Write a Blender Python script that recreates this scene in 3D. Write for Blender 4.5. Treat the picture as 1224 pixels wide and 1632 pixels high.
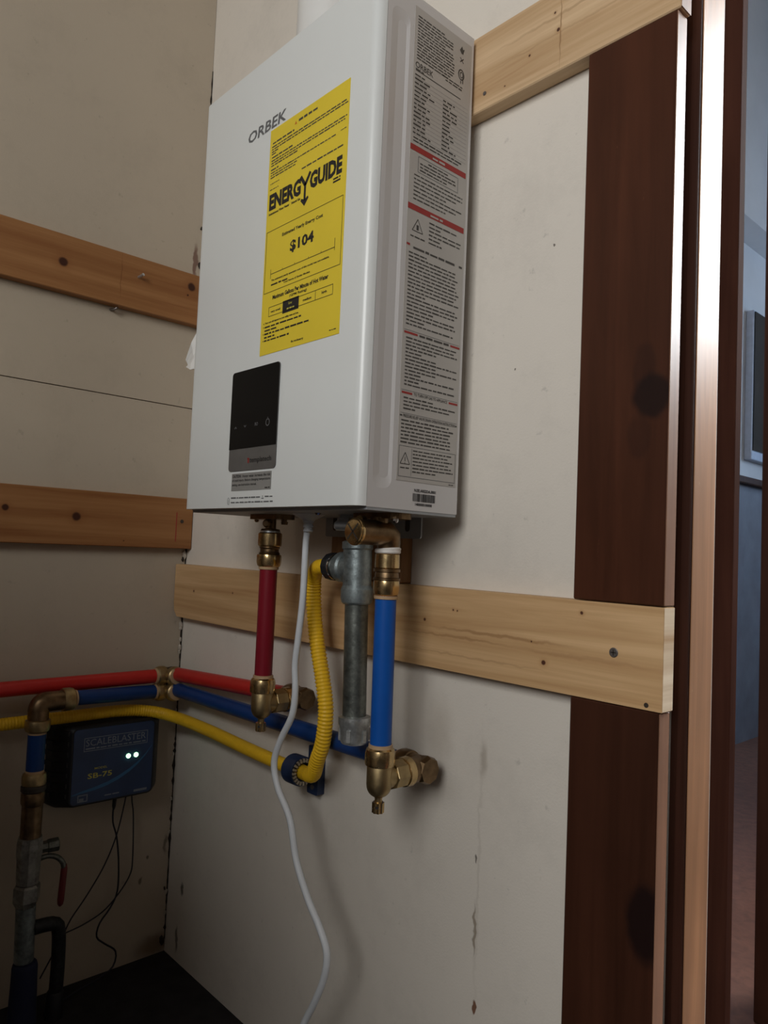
import bpy, bmesh, math, random
from mathutils import Vector, Matrix

random.seed(7)
PI = math.pi
for o in list(bpy.data.objects):
    bpy.data.objects.remove(o, do_unlink=True)
SC = bpy.context.scene
COL = SC.collection

# ------------------------------------------------------------------ camera
# World frame: origin at the floor in the room's corner, +x along the back wall,
# -y out of the back wall into the room, +z up.  Units are metres.
cam_d = bpy.data.cameras.new('camera')
cam = bpy.data.objects.new('camera', cam_d)
COL.objects.link(cam)
cam_d.sensor_fit = 'HORIZONTAL'
cam_d.sensor_width = 36.0
cam_d.lens = 36.0 * 1178.4 / 1224.0
cam_d.clip_start = 0.01
_r = Vector((0.67996, 0.73203, 0.04235))
_u = Vector((0.00864, -0.06576, 0.99780))
_f = Vector((-0.73320, 0.67809, 0.05104))
cam.matrix_world = Matrix(((_r.x, _u.x, -_f.x, 1.1823), (_r.y, _u.y, -_f.y, -0.6275),
                           (_r.z, _u.z, -_f.z, 0.6953), (0, 0, 0, 1)))
SC.camera = cam

# ------------------------------------------------------------------ world, window daylight, exposure
SC.view_settings.view_transform = 'Standard'
SC.view_settings.look = 'None'
SC.view_settings.gamma = 1.0
SC.view_settings.use_curve_mapping = False
SC.view_settings.exposure = 0.0
wd = bpy.data.worlds.new('world')
SC.world = wd
wd.use_nodes = True
wd.node_tree.nodes['Background'].inputs[0].default_value = (0.75, 0.85, 1.0, 1)
wd.node_tree.nodes['Background'].inputs[1].default_value = 0.4


def area_light(name, loc, target, sx, sy, power, color):
    d = bpy.data.lights.new(name, 'AREA')
    d.shape = 'RECTANGLE'
    d.size, d.size_y, d.energy, d.color = sx, sy, power, color
    o = bpy.data.objects.new(name, d)
    COL.objects.link(o)
    o.location = loc
    o.rotation_euler = (Vector(target) - Vector(loc)).to_track_quat('-Z', 'Y').to_euler()
    return o


# daylight through the window in the front wall (behind the camera)
area_light('window_daylight', (1.56, -2.07, 1.62), (1.56, 0, 1.62), 1.05, 0.98, 31, (1.0, 0.99, 0.965))
# daylight through the window of the next room
area_light('hall_window_daylight', (1.50, 1.66, 1.86), (1.50, 0, 1.86), 1.16, 0.98, 80, (0.93, 0.97, 1.0))
# second hall light, added to give that room's wall a blue sheen
area_light('hall_blue_fill', (1.05, 3.36, 1.55), (1.05, 0, 1.55), 0.78, 0.98, 22, (0.48, 0.70, 1.0))


# ------------------------------------------------------------------ mesh helpers
def box(bm, x0, x1, y0, y1, z0, z1, bev=0.0, seg=2):
    vs = [bm.verts.new((x, y, z)) for x in (x0, x1) for y in (y0, y1) for z in (z0, z1)]
    fs = []
    for q in ((0, 1, 3, 2), (4, 6, 7, 5), (0, 4, 5, 1), (2, 3, 7, 6), (0, 2, 6, 4), (1, 5, 7, 3)):
        fs.append(bm.faces.new([vs[i] for i in q]))
    if bev:
        es = list({e for f in fs for e in f.edges})
        bmesh.ops.bevel(bm, geom=es, offset=bev, segments=seg, profile=0.5, affect='EDGES')
    return vs


def frame_of(d):
    d = Vector(d).normalized()
    a = Vector((0, 0, 1)) if abs(d.z) < 0.9 else Vector((1, 0, 0))
    s = d.cross(a).normalized()
    return d, s, s.cross(d).normalized()


def lathe(bm, base, axis, prof, seg=24, cap=True):
    """prof: (distance along axis, radius) pairs."""
    d, s, t = frame_of(axis)
    base = Vector(base)
    rings = []
    for h, r in prof:
        rings.append([bm.verts.new(base + d * h + (s * math.cos(2 * PI * k / seg) + t * math.sin(2 * PI * k / seg)) * r)
                      for k in range(seg)])
    for a, b in zip(rings, rings[1:]):
        for k in range(seg):
            bm.faces.new((a[k], a[(k + 1) % seg], b[(k + 1) % seg], b[k]))
    if cap:
        bm.faces.new(list(reversed(rings[0])))
        bm.faces.new(rings[-1])


def catmull(pts, step):
    pts = [Vector(p) for p in pts]
    P = [pts[0] * 2 - pts[1]] + pts + [pts[-1] * 2 - pts[-2]]
    out = []
    for i in range(1, len(P) - 2):
        p0, p1, p2, p3 = P[i - 1], P[i], P[i + 1], P[i + 2]
        n = max(2, int((p2 - p1).length / step))
        for k in range(n):
            t = k / n
            out.append(0.5 * ((2 * p1) + (p2 - p0) * t + (2 * p0 - 5 * p1 + 4 * p2 - p3) * t * t
                              + (3 * p1 - p0 - 3 * p2 + p3) * t ** 3))
    out.append(pts[-1])
    return out


def resample(path, step):
    out = [path[0]]
    acc = 0.0
    for a, b in zip(path, path[1:]):
        L = (b - a).length
        while acc + L >= step:
            a = a + (b - a).normalized() * (step - acc)
            L = (b - a).length
            out.append(a.copy())
            acc = 0.0
        acc += L
    out.append(path[-1])
    return out


def sweep(bm, path, rad, seg=12, cap=True):
    """rad: number or function(i, arclength)."""
    n = len(path)
    tang = [(path[min(i + 1, n - 1)] - path[max(i - 1, 0)]).normalized() for i in range(n)]
    d, s, t = frame_of(tang[0])
    rings = []
    arc = 0.0
    for i in range(n):
        if i:
            arc += (path[i] - path[i - 1]).length
            s = (s - tang[i] * s.dot(tang[i])).normalized()
        t = tang[i].cross(s)
        r = rad(i, arc) if callable(rad) else rad
        rings.append([bm.verts.new(path[i] + (s * math.cos(2 * PI * k / seg) + t * math.sin(2 * PI * k / seg)) * r)
                      for k in range(seg)])
    for a, b in zip(rings, rings[1:]):
        for k in range(seg):
            bm.faces.new((a[k], b[k], b[(k + 1) % seg], a[(k + 1) % seg]))
    if cap:
        bm.faces.new(rings[0])
        bm.faces.new(list(reversed(rings[-1])))


def rrect(u0, v0, u1, v1, r, n=5):
    pts = []
    for cx, cy, a in ((u1 - r, v1 - r, 0), (u0 + r, v1 - r, 90), (u0 + r, v0 + r, 180), (u1 - r, v0 + r, 270)):
        for k in range(n + 1):
            t = math.radians(a + 90 * k / n)
            pts.append((cx + r * math.cos(t), cy + r * math.sin(t)))
    return pts


def plate(bm, pts, to3d, depth):
    """extruded outline; to3d(u, v, d) -> xyz."""
    a = [bm.verts.new(to3d(u, v, 0)) for u, v in pts]
    b = [bm.verts.new(to3d(u, v, depth)) for u, v in pts]
    bm.faces.new(a)
    bm.faces.new(list(reversed(b)))
    n = len(pts)
    for k in range(n):
        bm.faces.new((a[k], b[k], b[(k + 1) % n], a[(k + 1) % n]))


def B():
    return bmesh.new()


def root_loc(o):
    v = Vector((0, 0, 0))
    while o is not None:
        v += Vector(o.location)
        o = o.parent
    return v


def obj(name, bm, mat, parent=None, smooth=None, loc=None):
    """link a bmesh (world coordinates) as one mesh object; child meshes are stored relative to the parent."""
    off = root_loc(parent) if parent is not None else Vector(loc or (0, 0, 0))
    bmesh.ops.recalc_face_normals(bm, faces=bm.faces[:])
    if off.length:
        bmesh.ops.translate(bm, verts=bm.verts[:], vec=-off)
    me = bpy.data.meshes.new(name)
    bm.to_mesh(me)
    bm.free()
    me.materials.append(mat)
    o = bpy.data.objects.new(name, me)
    COL.objects.link(o)
    if parent is not None:
        o.parent = parent
    else:
        o.location = off
    if smooth:
        for p in me.polygons:
            p.use_smooth = True
        me.set_sharp_from_angle(angle=math.radians(smooth))
    return o


def tag(o, label, cat, group=None):
    o['label'] = label
    o['category'] = cat
    if group:
        o['group'] = group
    return o


def thing(name, label, cat, loc, group=None):
    o = bpy.data.objects.new(name, None)
    COL.objects.link(o)
    o.empty_display_size = 0.02
    o.location = loc
    return tag(o, label, cat, group)


def struct(o):
    o['kind'] = 'structure'
    return o


# ------------------------------------------------------------------ materials
class NT:
    def __init__(self, name):
        self.m = bpy.data.materials.new(name)
        self.m.use_nodes = True
        self.t = self.m.node_tree
        self.b = self.t.nodes['Principled BSDF']
        self._c = None

    def n(self, typ, **kw):
        x = self.t.nodes.new(typ)
        for k, v in kw.items():
            setattr(x, k, v)
        return x

    def link(self, a, b):
        self.t.links.new(a, b)

    def coord(self, scale=(1, 1, 1)):
        if self._c is None:
            self._c = self.n('ShaderNodeTexCoord').outputs['Object']
        mp = self.n('ShaderNodeMapping')
        mp.inputs['Scale'].default_value = scale
        self.link(self._c, mp.inputs[0])
        return mp.outputs[0]

    def noise(self, scale, detail=4, vec=(1, 1, 1), rough=0.55, distort=0.0):
        x = self.n('ShaderNodeTexNoise')
        x.inputs['Scale'].default_value = scale
        x.inputs['Detail'].default_value = detail
        x.inputs['Roughness'].default_value = rough
        x.inputs['Distortion'].default_value = distort
        self.link(self.coord(vec), x.inputs['Vector'])
        return x.outputs['Fac']

    def ramp(self, fac, stops):
        x = self.n('ShaderNodeValToRGB')
        e = x.color_ramp.elements
        while len(e) < len(stops):
            e.new(0.5)
        for el, (p, c) in zip(e, stops):
            el.position = p
            el.color = (c, c, c, 1) if isinstance(c, (int, float)) else tuple(c) + (1,)
        self.link(fac, x.inputs[0])
        return x.outputs[0]

    def mix(self, fac, a, b, mode='MIX'):
        x = self.n('ShaderNodeMix', data_type='RGBA', blend_type=mode)
        for s, v in ((x.inputs[0], fac), (x.inputs[6], a), (x.inputs[7], b)):
            if hasattr(v, 'is_linked'):
                self.link(v, s)
            else:
                s.default_value = v if isinstance(v, (int, float)) else tuple(v) + (1,)
        return x.outputs[2]

    def math(self, op, a, b=None):
        x = self.n('ShaderNodeMath', operation=op)
        for s, v in zip(x.inputs, (a, b)):
            if v is None:
                continue
            if hasattr(v, 'is_linked'):
                self.link(v, s)
            else:
                s.default_value = v
        return x.outputs[0]

    def blob(self, c, r, soft=0.5, warp=0.0):
        """1 inside an ellipsoid mark at object-space point c with radii r, 0 outside."""
        sub = self.n('ShaderNodeVectorMath', operation='SUBTRACT')
        if self._c is None:
            self.coord()
        src = self._c
        if warp:
            nz = self.n('ShaderNodeTexNoise')
            nz.inputs['Scale'].default_value = 60
            self.link(self._c, nz.inputs['Vector'])
            ma = self.n('ShaderNodeVectorMath', operation='MULTIPLY_ADD')
            self.link(nz.outputs['Color'], ma.inputs[0])
            ma.inputs[1].default_value = (warp * 2,) * 3
            self.link(self._c, ma.inputs[2])
            src = ma.outputs[0]
            c = Vector(c) + Vector((warp,) * 3)
        self.link(src, sub.inputs[0])
        sub.inputs[1].default_value = c
        dv = self.n('ShaderNodeVectorMath', operation='DIVIDE')
        self.link(sub.outputs[0], dv.inputs[0])
        dv.inputs[1].default_value = r
        ln = self.n('ShaderNodeVectorMath', operation='LENGTH')
        self.link(dv.outputs[0], ln.inputs[0])
        mr = self.n('ShaderNodeMapRange', interpolation_type='SMOOTHSTEP')
        self.link(ln.outputs['Value'], mr.inputs[0])
        mr.inputs[1].default_value = 1.0
        mr.inputs[2].default_value = 1.0 - soft
        return mr.outputs[0]

    def bump(self, h, strength=0.2, dist=0.001):
        x = self.n('ShaderNodeBump')
        x.inputs['Strength'].default_value = strength
        x.inputs['Distance'].default_value = dist
        self.link(h, x.inputs['Height'])
        self.link(x.outputs[0], self.b.inputs['Normal'])

    def set(self, col=None, rough=None, metal=None, spec=None, coat=None, coat_rough=None):
        b = self.b.inputs
        for k, v in (('Base Color', col), ('Roughness', rough), ('Metallic', metal),
                     ('Specular IOR Level', spec), ('Coat Weight', coat), ('Coat Roughness', coat_rough)):
            if v is None:
                continue
            if hasattr(v, 'is_linked'):
                self.link(v, b[k])
            elif isinstance(v, (int, float)):
                b[k].default_value = v
            else:
                b[k].default_value = tuple(v) + (1,)
        return self.m


def plain(name, col, rough=0.5, metal=0.0, var=0.08, scale=40, bump=0.0, **kw):
    t = NT(name)
    nz = t.noise(scale, 4)
    lo = tuple(c * (1 - var) for c in col)
    hi = tuple(min(1, c * (1 + var)) for c in col)
    c = t.ramp(nz, [(0.3, lo), (0.7, hi)])
    if bump:
        t.bump(nz, bump)
    return t.set(c, rough, metal, **kw)


def wall_mat(name, base, marks):
    t = NT(name)
    big = t.ramp(t.noise(2.2, 5), [(0.3, 0.94), (0.7, 1.0)])
    c = t.mix(1.0, base, big, 'MULTIPLY')
    speck = t.ramp(t.noise(55, 6, rough=0.65), [(0.30, 1.0), (0.36, 0.0)])
    c = t.mix(t.math('MULTIPLY', speck, 0.35), c, tuple(x * 0.5 for x in base))
    speck2 = t.ramp(t.noise(21, 8, rough=0.72), [(0.27, 1.0), (0.31, 0.0)])
    c = t.mix(t.math('MULTIPLY', speck2, 0.6), c, tuple(x * 0.32 for x in base))
    grime = t.ramp(t.noise(8, 9, rough=0.78), [(0.50, 0.0), (0.68, 1.0)])
    c = t.mix(t.math('MULTIPLY', grime, 0.22), c, tuple(x * 0.62 for x in base))
    for (pos, rad, col, a, soft) in marks:
        f = t.math('MULTIPLY', t.blob(pos, rad, soft, 0.006), a)
        c = t.mix(f, c, col)
    fine = t.noise(420, 3)
    t.bump(fine, 0.25, 0.0006)
    return t.set(c, 0.62, 0.0, spec=0.3)


def pine_mat(name, axis, tint=(1, 1, 1), knots=(), rough=0.55, lines=()):
    t = NT(name)
    st = [38, 38, 38]
    st[axis] = 1.6
    g1 = t.noise(1.0, 5, tuple(st), 0.6, 0.6)
    st2 = [190, 190, 190]
    st2[axis] = 5
    g2 = t.noise(1.0, 3, tuple(st2))
    a = tuple(x * y for x, y in zip((0.56, 0.38, 0.20), tint))
    b = tuple(x * y for x, y in zip((0.72, 0.53, 0.31), tint))
    d = tuple(x * y for x, y in zip((0.44, 0.25, 0.11), tint))
    c = t.ramp(g1, [(0.30, d), (0.40, a), (0.60, b)])
    c = t.mix(t.math('MULTIPLY', t.ramp(g2, [(0.35, 1.0), (0.6, 0.0)]), 0.25), c, d)
    for (pos, rad, al) in lines:
        c = t.mix(t.math('MULTIPLY', t.blob(pos, rad, 0.7, 0.003), al), c, tuple(x * 0.75 for x in d))
    for (pos, r) in knots:
        c = t.mix(t.math('MULTIPLY', t.blob(pos, (r * 2.6,) * 3, 0.9, 0.002), 0.45), c, d)
        c = t.mix(t.blob(pos, (r,) * 3, 0.45, 0.001), c, tuple(x * y for x, y in zip((0.09, 0.035, 0.02), tint)))
    t.bump(g2, 0.15, 0.0005)
    return t.set(c, rough, 0.0, spec=0.35)


def stain_mat(name, col, knots=(), rough=0.35, spec=0.5, coat=0.0, streak=0.35):
    t = NT(name)
    g = t.noise(1.0, 5, (40, 40, 2.2), 0.6, 0.5)
    c = t.ramp(g, [(0.3, tuple(x * 0.6 for x in col)), (0.7, tuple(x * 1.25 for x in col))])
    big = t.noise(5, 3)
    c = t.mix(t.math('MULTIPLY', t.ramp(big, [(0.4, 0.0), (0.7, 1.0)]), 0.5), c, tuple(x * 0.55 for x in col))
    for (pos, rad, al) in knots:
        c = t.mix(t.math('MULTIPLY', t.blob(pos, rad, 0.4, 0.004), al), c, (0.012, 0.006, 0.006))
    sc = t.ramp(t.noise(1.0, 6, (170, 170, 25), 0.7), [(0.70, 0.0), (0.74, 1.0)])
    c = t.mix(t.math('MULTIPLY', sc, streak), c, tuple(min(1, x * 4 + 0.03) for x in col))
    t.bump(t.noise(1.0, 3, (160, 160, 7)), 0.18, 0.0005)
    return t.set(c, rough, 0.0, spec=spec, coat=coat, coat_rough=0.15)


def brass_mat(name, col, rough, dark=0.5):
    t = NT(name)
    nz = t.noise(70, 5)
    c = t.ramp(nz, [(0.3, tuple(x * dark for x in col)), (0.65, col)])
    r = t.ramp(t.noise(120, 3), [(0.3, rough * 0.8), (0.7, rough * 1.25)])
    t.bump(nz, 0.05, 0.0004)
    return t.set(c, r, 1.0)


def galv_mat(name, col, rough=0.45):
    t = NT(name)
    v = t.n('ShaderNodeTexVoronoi')
    v.inputs['Scale'].default_value = 170
    t.link(t.coord(), v.inputs['Vector'])
    nz = t.noise(45, 6, rough=0.7)
    c = t.mix(0.35, t.ramp(nz, [(0.32, tuple(x * 0.35 for x in col)), (0.6, col), (0.75, tuple(min(1, x * 1.5) for x in col))]),
              t.ramp(v.outputs['Distance'], [(0.0, 0.35), (0.6, 0.65)]), 'SOFT_LIGHT')
    t.bump(nz, 0.5, 0.0016)
    return t.set(c, rough, 0.75)


def emit_mat(name, col, s):
    t = NT(name)
    t.b.inputs['Emission Color'].default_value = tuple(col) + (1,)
    t.b.inputs['Emission Strength'].default_value = s
    nz = t.noise(300, 2)
    return t.set(t.ramp(nz, [(0, tuple(c * 0.95 for c in col)), (1, col)]), 0.3)


M = {}
M['white_enamel'] = plain('white_enamel', (0.76, 0.785, 0.775), 0.28, var=0.012, scale=8, spec=0.5)
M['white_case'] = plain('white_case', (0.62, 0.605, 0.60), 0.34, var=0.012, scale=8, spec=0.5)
M['vent_white'] = plain('vent_white', (0.78, 0.78, 0.76), 0.35, var=0.02)
M['yellow_paper'] = plain('yellow_paper', (0.80, 0.61, 0.04), 0.5, var=0.03, scale=15)
M['ink'] = plain('black_ink', (0.016, 0.014, 0.014), 0.6)
M['ink_soft'] = plain('soft_black_ink', (0.06, 0.055, 0.05), 0.6)
M['ink_grey'] = plain('grey_ink', (0.13, 0.135, 0.14), 0.5)
M['ink_red'] = plain('red_ink', (0.34, 0.025, 0.022), 0.55)
M['ink_yellow'] = plain('yellow_ink', (0.55, 0.50, 0.08), 0.5)
M['ink_orange'] = plain('orange_ink', (0.62, 0.16, 0.02), 0.5)
M['ink_white'] = plain('white_ink', (0.5, 0.5, 0.5), 0.5)
M['icon_grey'] = plain('icon_grey', (0.11, 0.11, 0.115), 0.4)
M['silver_paper'] = plain('silver_paper', (0.47, 0.445, 0.415), 0.42, var=0.03, scale=12, spec=0.4)
M['grey_film'] = plain('grey_film', (0.27, 0.265, 0.25), 0.45, var=0.04)
M['glass_black'] = plain('black_glass', (0.004, 0.004, 0.0045), 0.12, var=0.1, spec=0.12)
M['brushed'] = plain('brushed_grey', (0.115, 0.11, 0.105), 0.42, 0.0, var=0.1, scale=60)
M['brass'] = brass_mat('brass', (0.70, 0.51, 0.26), 0.24, 0.62)
M['brass_dark'] = brass_mat('aged_brass', (0.27, 0.18, 0.10), 0.38, 0.5)
M['brass_body'] = brass_mat('cast_brass', (0.53, 0.40, 0.21), 0.44, 0.65)
M['copper_tan'] = plain('tan_release_ring', (0.50, 0.335, 0.19), 0.5, var=0.1)
M['groove'] = plain('dark_groove', (0.035, 0.028, 0.022), 0.5)
M['steel'] = plain('zinc_steel', (0.52, 0.54, 0.56), 0.35, 0.8)
M['steel_grey'] = plain('grey_painted_steel', (0.33, 0.345, 0.36), 0.5, 0.1)
M['chrome'] = plain('bright_steel', (0.72, 0.72, 0.74), 0.16, 1.0)
M['galv'] = galv_mat('galvanised_iron', (0.33, 0.385, 0.395), 0.44)
M['black_iron'] = galv_mat('weathered_black_pipe', (0.19, 0.205, 0.185), 0.42)
M['dark_iron'] = galv_mat('dark_iron', (0.05, 0.052, 0.055), 0.55)
M['galv_light'] = galv_mat('bright_galvanised', (0.66, 0.69, 0.69), 0.38)
M['pex_red_dark'] = plain('dark_red_pex', (0.23, 0.010, 0.022), 0.38, var=0.05, spec=0.3)
M['pex_red'] = plain('bright_red_pex', (0.56, 0.022, 0.018), 0.38, var=0.06, spec=0.45)
M['pex_blue'] = plain('blue_pex', (0.008, 0.095, 0.42), 0.36, var=0.06, spec=0.3)
M['pex_blue_dark'] = plain('navy_pex', (0.008, 0.045, 0.19), 0.4, var=0.08, spec=0.3)
M['csst'] = plain('yellow_gas_jacket', (0.90, 0.54, 0.02), 0.42, var=0.05, spec=0.4)
M['cord'] = plain('white_cord', (0.72, 0.755, 0.79), 0.45, var=0.03)
M['white_ptfe'] = plain('white_thread_tape', (0.80, 0.77, 0.73), 0.5)
M['navy_plastic'] = plain('navy_plastic', (0.014, 0.030, 0.085), 0.42)
M['black_plastic'] = plain('black_plastic', (0.008, 0.009, 0.012), 0.5)
M['wire'] = plain('black_wire', (0.010, 0.011, 0.02), 0.5)
M['face_blue'] = plain('navy_face_film', (0.016, 0.040, 0.115), 0.28, var=0.25, scale=18)
M['swoosh'] = plain('light_blue_swoosh', (0.025, 0.13, 0.30), 0.3)
M['logo_grey'] = plain('silver_print', (0.19, 0.22, 0.27), 0.4)
M['led'] = emit_mat('green_led', (0.42, 1.0, 0.48), 5.0)
M['silver_paint'] = galv_mat('silver_painted_valve', (0.40, 0.40, 0.375), 0.5)
M['lever_red'] = plain('dark_red_grip', (0.16, 0.018, 0.02), 0.5)
M['foam'] = plain('navy_pipe_wrap', (0.010, 0.015, 0.050), 0.8, bump=0.4)
M['paper'] = plain('white_paper', (0.80, 0.79, 0.76), 0.6)
M['screw'] = plain('dull_screw', (0.20, 0.18, 0.17), 0.45, 0.7)
M['nail'] = plain('dark_nail', (0.07, 0.055, 0.045), 0.5, 0.5)
M['floor'] = plain('black_dirt_floor', (0.016, 0.014, 0.016), 0.9, var=0.5, scale=30, bump=0.6)
M['crack'] = plain('dark_gap', (0.030, 0.022, 0.016), 0.95)
M['crumb'] = plain('plaster_crumb', (0.50, 0.45, 0.38), 0.8, bump=0.4)
M['ceiling'] = plain('ceiling_boards', (0.14, 0.12, 0.10), 0.8)
STAIN = (0.25, 0.19, 0.13)
DIRT = (0.08, 0.06, 0.045)
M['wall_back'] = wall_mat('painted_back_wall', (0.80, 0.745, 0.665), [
    ((0.6756, 0, 0.478), (0.008, 0.05, 0.026), STAIN, 0.40, 0.8),
    ((0.674, 0, 0.36), (0.003, 0.05, 0.20), STAIN, 0.16, 0.9),
    ((0.6712, 0, 0.30), (0.0022, 0.05, 0.035), STAIN, 0.75, 0.6),
    ((0.6705, 0, 0.372), (0.0012, 0.05, 0.006), DIRT, 0.8, 0.4),
    ((0.6745, 0, 0.222), (0.0035, 0.05, 0.009), (0.19, 0.08, 0.04), 0.95, 0.3),
    ((0.60, 0, 0.435), (0.06, 0.05, 0.035), STAIN, 0.25, 0.9),
    ((0.61, 0, 0.492), (0.030, 0.05, 0.06), STAIN, 0.28, 0.9),
    ((0.050, 0, 0.1185), (0.006, 0.05, 0.013), DIRT, 0.85, 0.6),
    ((0.040, 0, 0.035), (0.005, 0.05, 0.026), DIRT, 0.7, 0.5),
    ((0.6994, 0, 0.8926), (0.0016, 0.05, 0.0016), DIRT, 0.8, 0.4),
    ((0.746, 0, 1.0163), (0.0015, 0.05, 0.0015), DIRT, 0.8, 0.4),
])
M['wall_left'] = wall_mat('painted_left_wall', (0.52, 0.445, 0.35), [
    ((0, -0.050, 0.128), (0.05, 0.004, 0.009), DIRT, 0.7, 0.6),
    ((0, -0.040, 0.165), (0.05, 0.003, 0.004), DIRT, 0.7, 0.5),
    ((0, -0.02, 0.015), (0.05, 0.05, 0.030), (0.14, 0.08, 0.04), 0.7, 0.8),
    ((0, -0.010, 0.18), (0.05, 0.004, 0.02), DIRT, 0.6, 0.6),
    ((0, -0.157, 1.0665), (0.05, 0.006, 0.004), DIRT, 0.6, 0.5),
    ((0, -0.24, 1.0), (0.05, 0.20, 0.30), (0.42, 0.34, 0.24), 0.15, 0.9),
    ((0, -0.014, 1.19), (0.05, 0.006, 0.04), (0.16, 0.07, 0.05), 0.8, 0.5),
])
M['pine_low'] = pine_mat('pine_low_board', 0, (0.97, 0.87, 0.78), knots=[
    ((0.7607, -0.019, 0.5928), 0.0030), ((0.5997, -0.019, 0.6189), 0.0022), ((0.8013, -0.019, 0.6443), 0.0020),
    ((0.746, -0.019, 0.6116), 0.0012), ((0.069, -0.019, 0.6138), 0.0022), ((0.190, -0.019, 0.6193), 0.0018),
    ((0.642, -0.019, 0.6330), 0.0013), ((0.648, -0.019, 0.6326), 0.0012)],
    lines=[((0.70, -0.019, 0.612), (0.12, 0.02, 0.0025), 0.6), ((0.64, -0.019, 0.604), (0.10, 0.02, 0.0020), 0.55),
           ((0.80, -0.019, 0.603), (0.10, 0.02, 0.0030), 0.3), ((0.67, -0.019, 0.585), (0.13, 0.02, 0.0016), 0.35)])
M['pine_top'] = pine_mat('pine_top_board', 0, (1.0, 0.98, 1.02), knots=[
    ((0.7198, -0.019, 1.2214), 0.0017), ((0.7506, -0.019, 1.252), 0.0015), ((0.7551, -0.019, 1.2317), 0.0026),
    ((0.688, -0.019, 1.2020), 0.0012)],
    lines=[((0.80, -0.019, 1.247), (0.17, 0.02, 0.0024), 0.45), ((0.79, -0.019, 1.228), (0.2, 0.02, 0.0016), 0.3),
           ((0.758, -0.019, 1.232), (0.0011, 0.02, 0.05), 0.8)])
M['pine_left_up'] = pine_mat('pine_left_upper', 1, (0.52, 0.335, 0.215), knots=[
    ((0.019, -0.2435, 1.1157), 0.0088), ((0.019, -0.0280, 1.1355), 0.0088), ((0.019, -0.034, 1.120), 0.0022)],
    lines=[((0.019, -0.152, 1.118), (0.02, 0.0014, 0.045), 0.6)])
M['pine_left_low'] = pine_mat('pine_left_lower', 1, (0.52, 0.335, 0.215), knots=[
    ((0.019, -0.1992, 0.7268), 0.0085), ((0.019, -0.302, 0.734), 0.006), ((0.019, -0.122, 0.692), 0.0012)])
M['pine_back'] = pine_mat('pine_upright', 2, (0.5, 0.38, 0.30))
M['pine_end'] = pine_mat('pine_end_grain', 1, (1.25, 1.42, 1.8), rough=0.6)
M['dark_upper'] = stain_mat('dark_stained_upper', (0.078, 0.026, 0.013), spec=0.28, knots=[
    ((0.8655, -0.019, 0.8416), (0.022, 0.02, 0.024), 0.85), ((0.858, -0.019, 0.868), (0.014, 0.02, 0.026), 0.35),
    ((0.854, -0.019, 0.805), (0.014, 0.02, 0.024), 0.3)])
M['dark_lower'] = stain_mat('dark_stained_lower', (0.062, 0.022, 0.012), spec=0.28, knots=[
    ((0.872, -0.019, 0.3885), (0.022, 0.02, 0.040), 0.9)])
M['dark_edge'] = stain_mat('varnished_board_edge', (0.38, 0.20, 0.125), rough=0.40, spec=0.5)
M['jamb_face'] = stain_mat('varnished_jamb', (0.52, 0.265, 0.135), rough=0.42, spec=0.5)
M['jamb_dark'] = stain_mat('dark_jamb', (0.055, 0.020, 0.012), rough=0.6, spec=0.12)
M['jamb_stop'] = stain_mat('dark_jamb_strip', (0.055, 0.021, 0.014), rough=0.8, spec=0.03)
M['panelling'] = stain_mat('brown_panelling', (0.14, 0.11, 0.09), rough=0.5)
M['hall_wall'] = plain('hall_gloss_paint', (0.56, 0.55, 0.55), 0.35, var=0.05, scale=6)
M['hall_panel'] = plain('hall_wainscot', (0.17, 0.19, 0.23), 0.3, var=0.2, scale=10)
M['hall_floor'] = stain_mat('hall_plank_floor', (0.20, 0.09, 0.06), rough=0.4)
M['screen'] = plain('black_screen', (0.005, 0.005, 0.006), 0.15)
M['frame_blue'] = plain('pale_blue_frame', (0.40, 0.45, 0.55), 0.35)
M['window_paint'] = plain('white_window_paint', (0.7, 0.7, 0.68), 0.4)

# ------------------------------------------------------------------ the room shell
T = 0.019          # one-by board thickness
RX, RY, RZ = 2.6, -2.0, 2.42
DX0, DX1, DZ = 0.868, 1.74, 2.06
HZC = 3.3           # ceiling height of the next room    # doorway in the back wall

bm = B()
box(bm, 0.0, DX0, 0.0, 0.11, 0.0, HZC)
box(bm, DX1, RX, 0.0, 0.11, 0.0, HZC)
box(bm, DX0, DX1, 0.0, 0.11, DZ, HZC)
wall_back = struct(obj('wall_back', bm, M['wall_back']))

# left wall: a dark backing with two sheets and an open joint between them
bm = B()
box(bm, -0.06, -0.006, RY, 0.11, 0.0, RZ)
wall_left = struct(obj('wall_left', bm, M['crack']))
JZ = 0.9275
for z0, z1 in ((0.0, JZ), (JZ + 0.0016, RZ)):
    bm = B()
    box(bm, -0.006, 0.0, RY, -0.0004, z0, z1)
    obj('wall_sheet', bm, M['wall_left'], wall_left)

bm = B()
box(bm, -0.06, RX, RY - 0.1, 0.0, -0.05, 0.0)
struct(obj('floor', bm, M['floor']))
bm = B()
box(bm, -0.06, RX + 0.1, RY - 0.1, -0.0001, RZ, RZ + 0.06)
struct(obj('ceiling', bm, M['ceiling']))
bm = B()
box(bm, -0.06, RX + 0.1, 0.0, 3.4, HZC, HZC + 0.06)
struct(obj('ceiling_hall', bm, M['ceiling']))
bm = B()
box(bm, RX, RX + 0.1, RY - 0.1, 3.4, -0.05, HZC)
struct(obj('wall_right', bm, M['panelling']))
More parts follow.
